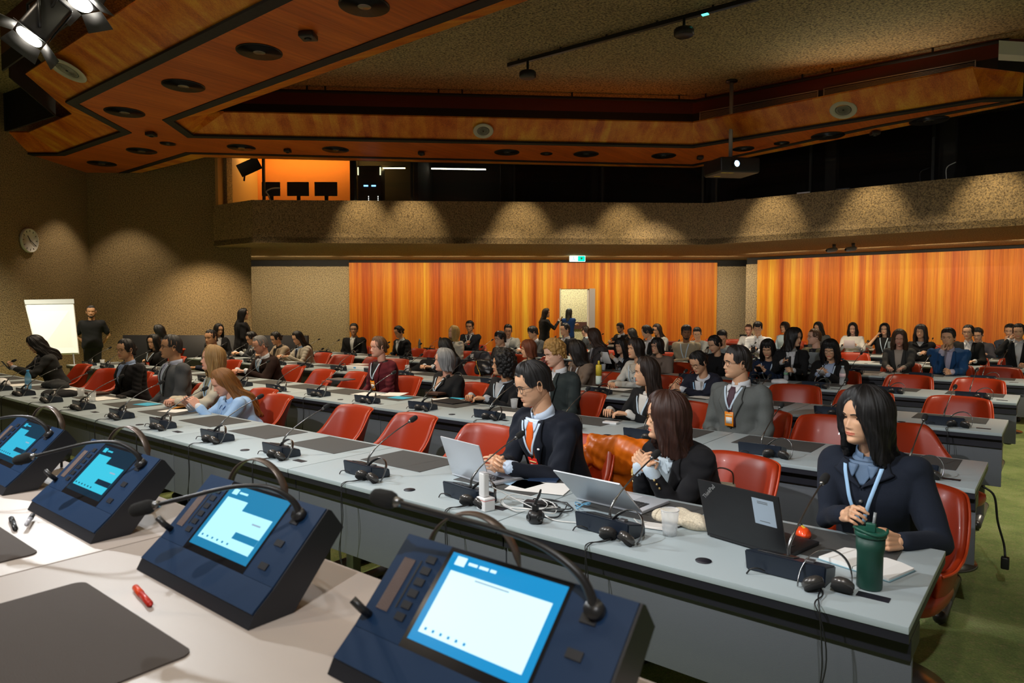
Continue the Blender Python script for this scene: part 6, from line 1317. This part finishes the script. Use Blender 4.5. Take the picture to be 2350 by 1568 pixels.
def sheet(px, py, w_, h_, rz, m, lab, name='paper', cat='paper', th=.0012, z=.004, pict=None, grp=None):
    t = obj(name, bbox(-w_/2, w_/2, -h_/2, h_/2, 0, th, .0004, 1), m, None, False, loc=surf(px, py, TZ+z), rot=(0, 0, rz)); tag(t, lab, cat, grp)
    if pict: obj('printed_area', box(-w_*.42, w_*.42, -h_*.4, h_*.15, th+.0001, th+.0005), pict, t, False)
    return t
M_CY = plain('leaflet_cyan', (.05, .45, .68), .5); M_BRO = plain('cover_brown', (.06, .025, .015), .5); M_NB = plain('notebook_black', (.012, .012, .014), .5)
for a in ((338, 928, .21, .15, .2, M_CY, 'bright cyan leaflet on the front desk before the grey-suited man'), (412, 941, .21, .28, .3, M_PAPER, 'colourful magazine under the hands of the blonde woman'), (420, 936, .16, .2, .8, plain('mag_orange', (.62, .26, .04), .5), 'orange-covered magazine beside the blonde woman'),
          (232, 915, .30, .21, .1, M_PAPER, 'white sheets under the brown notebook in the front row'), (40, 884, .30, .21, 0, M_PAPER, 'white papers at the far left of the front row'), (150, 895, .3, .21, -.2, M_PAPER, 'white sheet behind the black bag in the front row'),
          (845, 905, .30, .21, .1, M_PAPER, 'white sheets before the burgundy blazer woman'), (905, 905, .21, .28, .5, M_PAPER, 'white brochure between the burgundy and black blouse women'), (918, 913, .21, .15, .1, M_CY, 'cyan leaflet on the second row of desks'),
          (1028, 918, .30, .21, -.1, M_PAPER, 'white page on the black folder before the grey-haired woman'), (1045, 915, .16, .12, .2, M_CY, 'small cyan leaflet on the black folder'), (1163, 950, .30, .21, .1, M_PAPER, 'white sheet before the curly-haired woman'),
          (1415, 893, .30, .21, 0, M_PAPER, 'white sheets under the hands of the white cardigan woman'), (1577, 905, .28, .20, .1, M_PAPER, 'white leaflet before the woman checking her wrist'), (1612, 912, .22, .16, -.2, M_PAPER, 'smaller printed leaflet before the woman checking her wrist'),
          (1575, 808, .2, .15, 0, M_PAPER, 'white sheet before the beige-jumper man'), (825, 836, .3, .21, 0, M_PAPER, 'white sheet behind the white box on the third row'), (1910, 872, .25, .2, 0, M_PAPER, 'paper under the hands of the wavy-haired woman'),
          (1240, 1118, .30, .21, .3, M_PAPER, 'white papers under the navy phone by the orange-tie man'), (1195, 1108, .2, .15, -.1, plain('paper_blue', (.35, .55, .75), .5), 'pale blue slip beside the silver laptop'), (1505, 1208, .12, .08, .2, M_PAPER, 'small white card in front of the cream tote bag'), (2120, 832, .3, .2, 0, M_PAPER, 'white sheet near the right end of the fifth row')): sheet(*a)
for i, (px, py) in enumerate(((224, 905), )): sheet(px, py, .20, .15, .15, M_BRO, 'brown notebook on the front desk beside the woman in black', 'notebook', 'book', .02, .006)
sheet(278, 912, .17, .035, .0, M_BLK, 'black pencil case on the front desk before the grey-suited man', 'pencil_case', 'case', .018, .006)
sheet(1035, 923, .32, .23, -.1, M_NB, 'black folder before the grey-haired woman', 'folder', 'folder', .012, .001)
sheet(1000, 905, .18, .12, .0, M_BRO, 'dark brown wallet stacked on a black case before the grey-haired woman', 'wallet', 'wallet', .02, .022)
sheet(998, 908, .17, .12, .05, M_BLK, 'black case under the brown wallet', 'case', 'case', .02, .001)
sheet(1402, 972, .115, .06, .1, M_WHITE, 'small white device lying before the woman with long brown hair', 'charger', 'charger', .014, .001)
sheet(1248, 1102, .15, .08, .4, plain('phone_navy', (.02, .04, .09), .2), 'navy smartphone lying on papers beside the orange-tie man', 'smartphone', 'phone', .008, .007)
sheet(750, 878, .14, .05, 0, plain('phone_pink', (.55, .12, .08), .4), 'pink pencil pouch beside a microphone on the second row', 'pencil_pouch', 'case', .02, .003)
sheet(782, 872, .30, .21, .1, plain('tablet_grey', (.12, .12, .13), .4), 'thin closed grey laptop on the second row', 'tablet', 'tablet', .012, .003)
o = obj('device_box', bbox(-.20, .20, -.07, .07, 0, .055, .008), M_WHITE, None, loc=surf(822, 848), rot=(0, 0, .05)); tag(o, 'white box-shaped device with blue mark on the third row', 'device'); obj('blue_mark', box(-.02, .03, -.0715, -.070, .02, .04), M_BCAP, o, False)
# open notebook by the tumbler
t = thing('notebook', 'open notebook with white pages and pale blue cover behind the green tumbler', 'book', (-.50, 2.56, TZ+.001), -.30)
obj('cover', bbox(-.125, .125, -.085, .085, 0, .004, .001, 1), plain('cover_blue', (.22, .38, .45), .5), t)
for s1 in (-1, 1): obj('page_block', rings([[(s1*x, y, z) for x, z in ((.002, .004), (.002, .012), (.03, .019), (.08, .018), (.121, .011), (.121, .004))] for y in (-.082, .082)]), M_PAPER, t, False)
# orange mouse and mouse pad
t = thing('computer_mouse', 'bright orange computer mouse beside the black laptop', 'mouse', (-.755, 2.735, TZ+.004), .5); M_MO = plain('mouse_orange', (.80, .07, .01), .25, coat=.5)
p, n = remesh(join(ball((0, 0, .012), (.030, .050, .022), 20), ball((0, -.01, .014), (.027, .034, .024), 20)), .003, 3); p = (p[0]*np.array([1, 1, 1]), p[1], p[2]); p[0][:, 2] = np.maximum(p[0][:, 2], 0)
obj('shell', p, M_MO, t); obj('scroll_wheel', xf(lathe([(.001, -.004), (.008, -.004), (.008, .004), (.001, .004)], 16), Matrix.Translation((0, .028, .030))@Matrix.Rotation(R_(90), 4, 'Y')), M_BLK, t); obj('top_strip', bbox(-.005, .005, -.02, .012, .034, .0375, .001), plain('yellow', (.72, .55, .05), .45), t)
# charger blocks, socket knob and adapter
t = thing('power_bank', 'white power bank standing upright on a white charger cube', 'charger', (-1.955, 2.235, TZ+.059), -.25); obj('body', bbox(-.020, .020, -.015, .015, 0, .105, .006, 3), M_WHITE, t); obj('end_cap', bbox(-.019, .019, -.014, .014, .105, .107, .001), plain('cap_grey', (.5, .5, .52), .4), t)
t = thing('charger_cube', 'white charger cube with a red line below the power bank', 'charger', (-1.945, 2.235, TZ+.001), -.25); obj('body', bbox(-.032, .032, -.028, .028, 0, .057, .004), M_WHITE, t); obj('red_line', box(-.0325, .0325, -.0285, .0285, .046, .048), plain('red_line', (.6, .05, .03), .5), t, False)
t = thing('socket_knob', 'round black pop-up socket with a plug on top in the front desk', 'socket', (-1.665, 2.225, TZ+.001)); obj('dome', lathe([(.001, 0), (.026, 0), (.033, .012), (.034, .034), (.027, .048), (.001, .05)], 28), M_BLK, t)
for k in range(4): obj('socket_face', xf(lathe([(.001, .0), (.014, 0), (.014, .003), (.011, .003), (.011, .001), (.001, .001)], 18), Matrix.Rotation(k*math.pi/2-.4, 4, 'Z')@Matrix.Translation((0, -.033, .025))@Matrix.Rotation(R_(90), 4, 'X')), M_BLK, t)
obj('plug', join(bbox(-.012, .012, -.010, .010, .048, .078, .004), capsule((0, 0, .078), (.004, .004, .10), .007, .005)), M_BLK, t)
obj('plug_cable', tube(smoothpath([(.004, .004, .10), (-.01, .05, .125), (-.07, .12, .07), (-.11, .14, .02), (-.06, .07, .004), (.03, .10, .004), (.02, .16, .006)], 8), .0035, 6), M_BLK, t)
t = thing('power_adapter', 'black laptop power adapter with coiled cable behind the socket knob', 'adapter', (-1.79, 2.40, TZ+.001), .3); obj('brick', bbox(-.055, .055, -.025, .025, 0, .028, .005), M_BLK, t)
rn = random.Random(3)
obj('coiled_cable', tube(smoothpath([(.055+.05*math.cos(i*1.1)+rn.uniform(-.01, .01), .03*math.sin(i*1.1), .006+.004*(i % 4)) for i in range(16)], 5), .003, 6), M_BLK, t)
def loops(name, c, n_, r1, r2, th, m, lab, seed, h=.012):
    rn = random.Random(seed); pts = [(r1*math.cos(i*.95+seed)*(rn.uniform(.5, 1)), r2*math.sin(i*.95+seed)*rn.uniform(.5, 1), .004+rn.uniform(0, h)) for i in range(n_)]
    o = obj(name, tube(smoothpath(pts, 6), th, 6), m, None, loc=c); tag(o, lab, 'cable')
loops('white_cable', (-1.83, 2.36, TZ+.001), 20, .17, .10, .0022, M_CABLEW, 'tangle of thin white charging cables between the two silver laptops', 2, .03)
loops('black_cable', (-1.73, 2.44, TZ+.001), 16, .12, .09, .0025, M_BLK, 'tangle of black cables between the two silver laptops', 5, .02)
loops('blue_cable', surf(1338, 1168), 12, .045, .04, .002, M_BLUEC, 'coil of pale blue cable before the leaning laptop', 7, .03)
o = obj('white_cable', tube(smoothpath([(-1.36, 2.50, TZ+.01), (-1.30, 2.46, TZ+.006), (-1.22, 2.48, TZ+.005), (-1.17, 2.56, TZ+.01), (-1.22, 2.62, TZ+.012)], 8), .003, 6), M_CABLEW); tag(o, 'thick white cable leaving the leaning laptop towards the tote bag', 'cable')
o = obj('white_cable', tube(smoothpath([(-1.93, 2.26, TZ+.10), (-1.86, 2.32, TZ+.05), (-1.75, 2.33, TZ+.02), (-1.62, 2.29, TZ+.006), (-1.50, 2.33, TZ+.006)], 8), .0025, 6), M_CABLEW); tag(o, 'thin white cable running from the power bank towards the leaning laptop', 'cable')
# soft bags: lumpy remeshed shapes
def soft(name, parts_, vox, m, lab, cat, loc, rz=0, amp=.006, seed=1, flat=0):
    p, n = remesh(join(*parts_), vox, 3); p = folds(p, n, amp, seed, [((0, 0, 0), .3)]); 
    if flat is not None: p[0][:, 2] = np.maximum(p[0][:, 2], flat)
    o = obj(name, p, m, None, loc=loc, rot=(0, 0, rz)); tag(o, lab, cat); return o
M_TOTE = cloth((.66, .58, .44), 'canvas')
soft('tote_bag', [ball((0, 0, .02), (.13, .075, .035), 20), ball((.07, .02, .015), (.08, .06, .03), 16), ball((-.07, -.01, .015), (.07, .06, .028), 16)], .006, M_TOTE, 'crumpled cream tote bag lying beside the black laptop', 'bag', (-1.19, 2.60, TZ+.001), -.2, .004, 3, .0)
soft('pouch', [ball((0, 0, .02), (.10, .05, .035), 16)], .007, M_WHITE, 'white rounded pouch before the woman in the navy sweater', 'pouch', surf(1790, 880), 0, .003, 2, 0)
soft('bag', [ball((0, 0, .02), (.22, .12, .05), 18), ball((.12, .03, .02), (.13, .10, .045), 14)], .010, cloth((.018, .018, .02), 'canvas'), 'flat black bag on the front desk before the woman with tied hair', 'bag', surf(128, 908), .1, .007, 4, 0)
soft('bag', [ball((0, 0, .03), (.25, .10, .06), 18)], .010, cloth((.03, .032, .034), 'canvas'), 'dark grey bag beside the blue water bottle in the front row', 'bag', surf(125, 890), .1, .007, 6, 0)
soft('bag', [ball((0, 0, .05), (.16, .10, .07), 16)], .012, cloth((.50, .47, .42), 'canvas'), 'crumpled cream bag before the woman in the white jumper', 'bag', surf(1985, 800), 0, .008, 8, 0)
soft('bag', [ball((0, 0, .05), (.12, .09, .07), 14)], .012, M_WHITE, 'small white bag at the far left corner of the front row', 'bag', surf(4, 890), 0, .006, 9, 0)
t = soft('handbag', [bbox(-.13, .13, -.06, .06, 0, .22, .05, 3), ball((0, 0, .1), (.15, .08, .1), 16)], .009, plain('bag_black', (.010, .010, .012), .35), 'black handbag with gold chain standing beside the curly-haired woman', 'handbag', surf(1112, 862), .2, .006, 5, 0)
obj('chain', tube(smoothpath([(-.1, -.05, .2), (-.06, -.09, .12), (-.02, -.10, .05), (.0, -.105, -.04), (.01, -.11, -.1)], 6), .006, 6), plain('gold', (.7, .42, .08), .25, 1), t)
obj('strap', tube(smoothpath([(-.1, 0, .2), (-.05, 0, .30), (.05, 0, .30), (.1, 0, .2)], 6), .008, 6), plain('bag_black', (.010, .010, .012), .35), t)
# orange down jacket over the chair between the man and the woman, black coats on other chairs
def draped(x, y, rz, m, lab, name='jacket', extra=(), vox=.012):
    a = [capsule((-.17, .24, .80), (.17, .24, .80), .052), capsule((-.18, .27, .60), (.18, .27, .60), .075), capsule((-.22, .22, .72), (-.27, .02, .62), .065), capsule((.22, .22, .72), (.27, .02, .62), .065), ball((0, .29, .5), (.24, .08, .2), 14), ball((0, .20, .74), (.22, .05, .12), 14)]+list(extra)
    t = soft(name, a, vox, m, lab, 'jacket', (x, y, 0), rz, .016, int(abs(x)*50), None); return t
OJ = V(1378, 1060, 3.36)
oj = draped(OJ.x, 3.38, .1, plain('jacket_orange', (.62, .13, .004), .38), 'shiny orange jacket hung over the chair beside the orange-tie man')
obj('sleeve_patch', ball((.20, .015, .70), (.028, .012, .032), 12), plain('patch_gold', (.62, .42, .12), .6), oj)
HB = V(1655, 1092, 3.3)
o = obj('handbag', bbox(-.07, .07, -.04, .04, 0, .15, .02, 3), plain('bag_cream', (.52, .50, .38), .5), None, loc=(HB.x, 3.30, .60), rot=(0, 0, .3)); tag(o, 'cream handbag with thin dark handle on the chair beside the woman with folded hands', 'handbag'); obj('handle', tube(smoothpath([(-.05, 0, .14), (-.02, 0, .22), (.05, 0, .21), (.06, 0, .14)], 6), .004, 6), M_BRO, o)
for px, py, r, lab in ((965, 828, 2, 'black coat hung over the chair right of the burgundy blazer woman'), (1085, 806, 3, 'black coat over the chair behind the grey-haired woman'), (1340, 845, 3, 'dark green coat over the chair near the taupe blazer woman'), (1540, 785, 5, 'black jacket over the chair left of the beige-jumper man'), (1560, 812, 4, 'black coat over the chair in front of the beige-jumper man'), (2262, 788, 6, 'grey coat over the chair right of the tied-hair woman')):
    x = V(px, py, RY[r]+1.2).x; draped(x, RY[r]+1.17, 0, cloth((.012, .022, .018) if 'green' in lab else ((.07, .07, .08) if 'grey' in lab else (.011, .011, .012))), lab, 'coat', vox=.02)
# hand-held things
def held(P_, mid, name, lab, cat, size, m, tilt=35, dz=.03, fwd=.02):
    w1, w2 = P_['wr']; c = (w1+w2)/2 if mid else w1; c = c+P_['fw']*(.06+fwd)+Vector((0, 0, dz)); a = math.atan2(P_['fw'].x, -P_['fw'].y)
    o = obj(name, bbox(-size[0]/2, size[0]/2, -size[2]/2, size[2]/2, -size[1]/2, size[1]/2, .002, 1), m, None, loc=c, rot=(R_(tilt), 0, a)); tag(o, lab, cat); return o
M_PH = plain('phone_dark', (.015, .015, .018), .2)
held(PK[82], True, 'smartphone', 'smartphone in the hands of the woman at the far left', 'phone', (.075, .15, .008), M_PH)
held(PK[1762], True, 'smartphone', 'dark smartphone in the hands of the woman in the navy sweater', 'phone', (.075, .15, .009), M_PH, 60)
held(PK[1905], True, 'smartphone', 'white smartphone in the hands of the wavy-haired woman', 'phone', (.075, .15, .009), M_WHITE, 60)
held(PK[1739], True, 'smartphone', 'dark smartphone in the hands of the man in the white shirt', 'phone', (.08, .15, .009), M_PH, 10)
held(PK[1425], True, 'leaflet', 'folded white paper held by the woman in the patterned top', 'paper', (.14, .20, .004), M_PAPER, 30)
held(PK[1957], True, 'leaflet', 'blue and white leaflet held by the woman in the white jumper', 'leaflet', (.20, .16, .004), plain('leaflet_pink', (.60, .50, .52), .5), 10)
held(PK[1254], False, 'smartphone', 'dark smartphone in the raised hand of the standing woman', 'phone', (.07, .14, .009), M_PH, 20, .06)
held(PK[1822], True, 'smartphone', 'phone held up by the woman turned to the right', 'phone', (.07, .14, .009), M_PH, 10, .06)
o = obj('face_mask_pack', bbox(-.09, .09, -.05, .05, 0, .03, .008), M_CY, None, loc=surf(1583, 806), rot=(0, .2, .3)); tag(o, 'bright cyan packet before the beige-jumper man', 'packet')
# power lead hanging from the end of the second row
o = thing('power_lead', 'black power lead with plug hanging beside the end of the second row', 'cable', (-.27, 4.75, .60))
obj('cord', tube(smoothpath([(-.06, 0, 0), (.0, .0, -.05), (.02, .02, -.2), (.05, .05, -.33), (.06, .03, -.40)], 8), .006, 8), M_BLK, o); obj('plug', bbox(.04, .08, .01, .05, -.47, -.40, .008), M_BLK, o)
for r, x in ((0, -.6), (1, -1.4), (0, -2.2)):
    pass
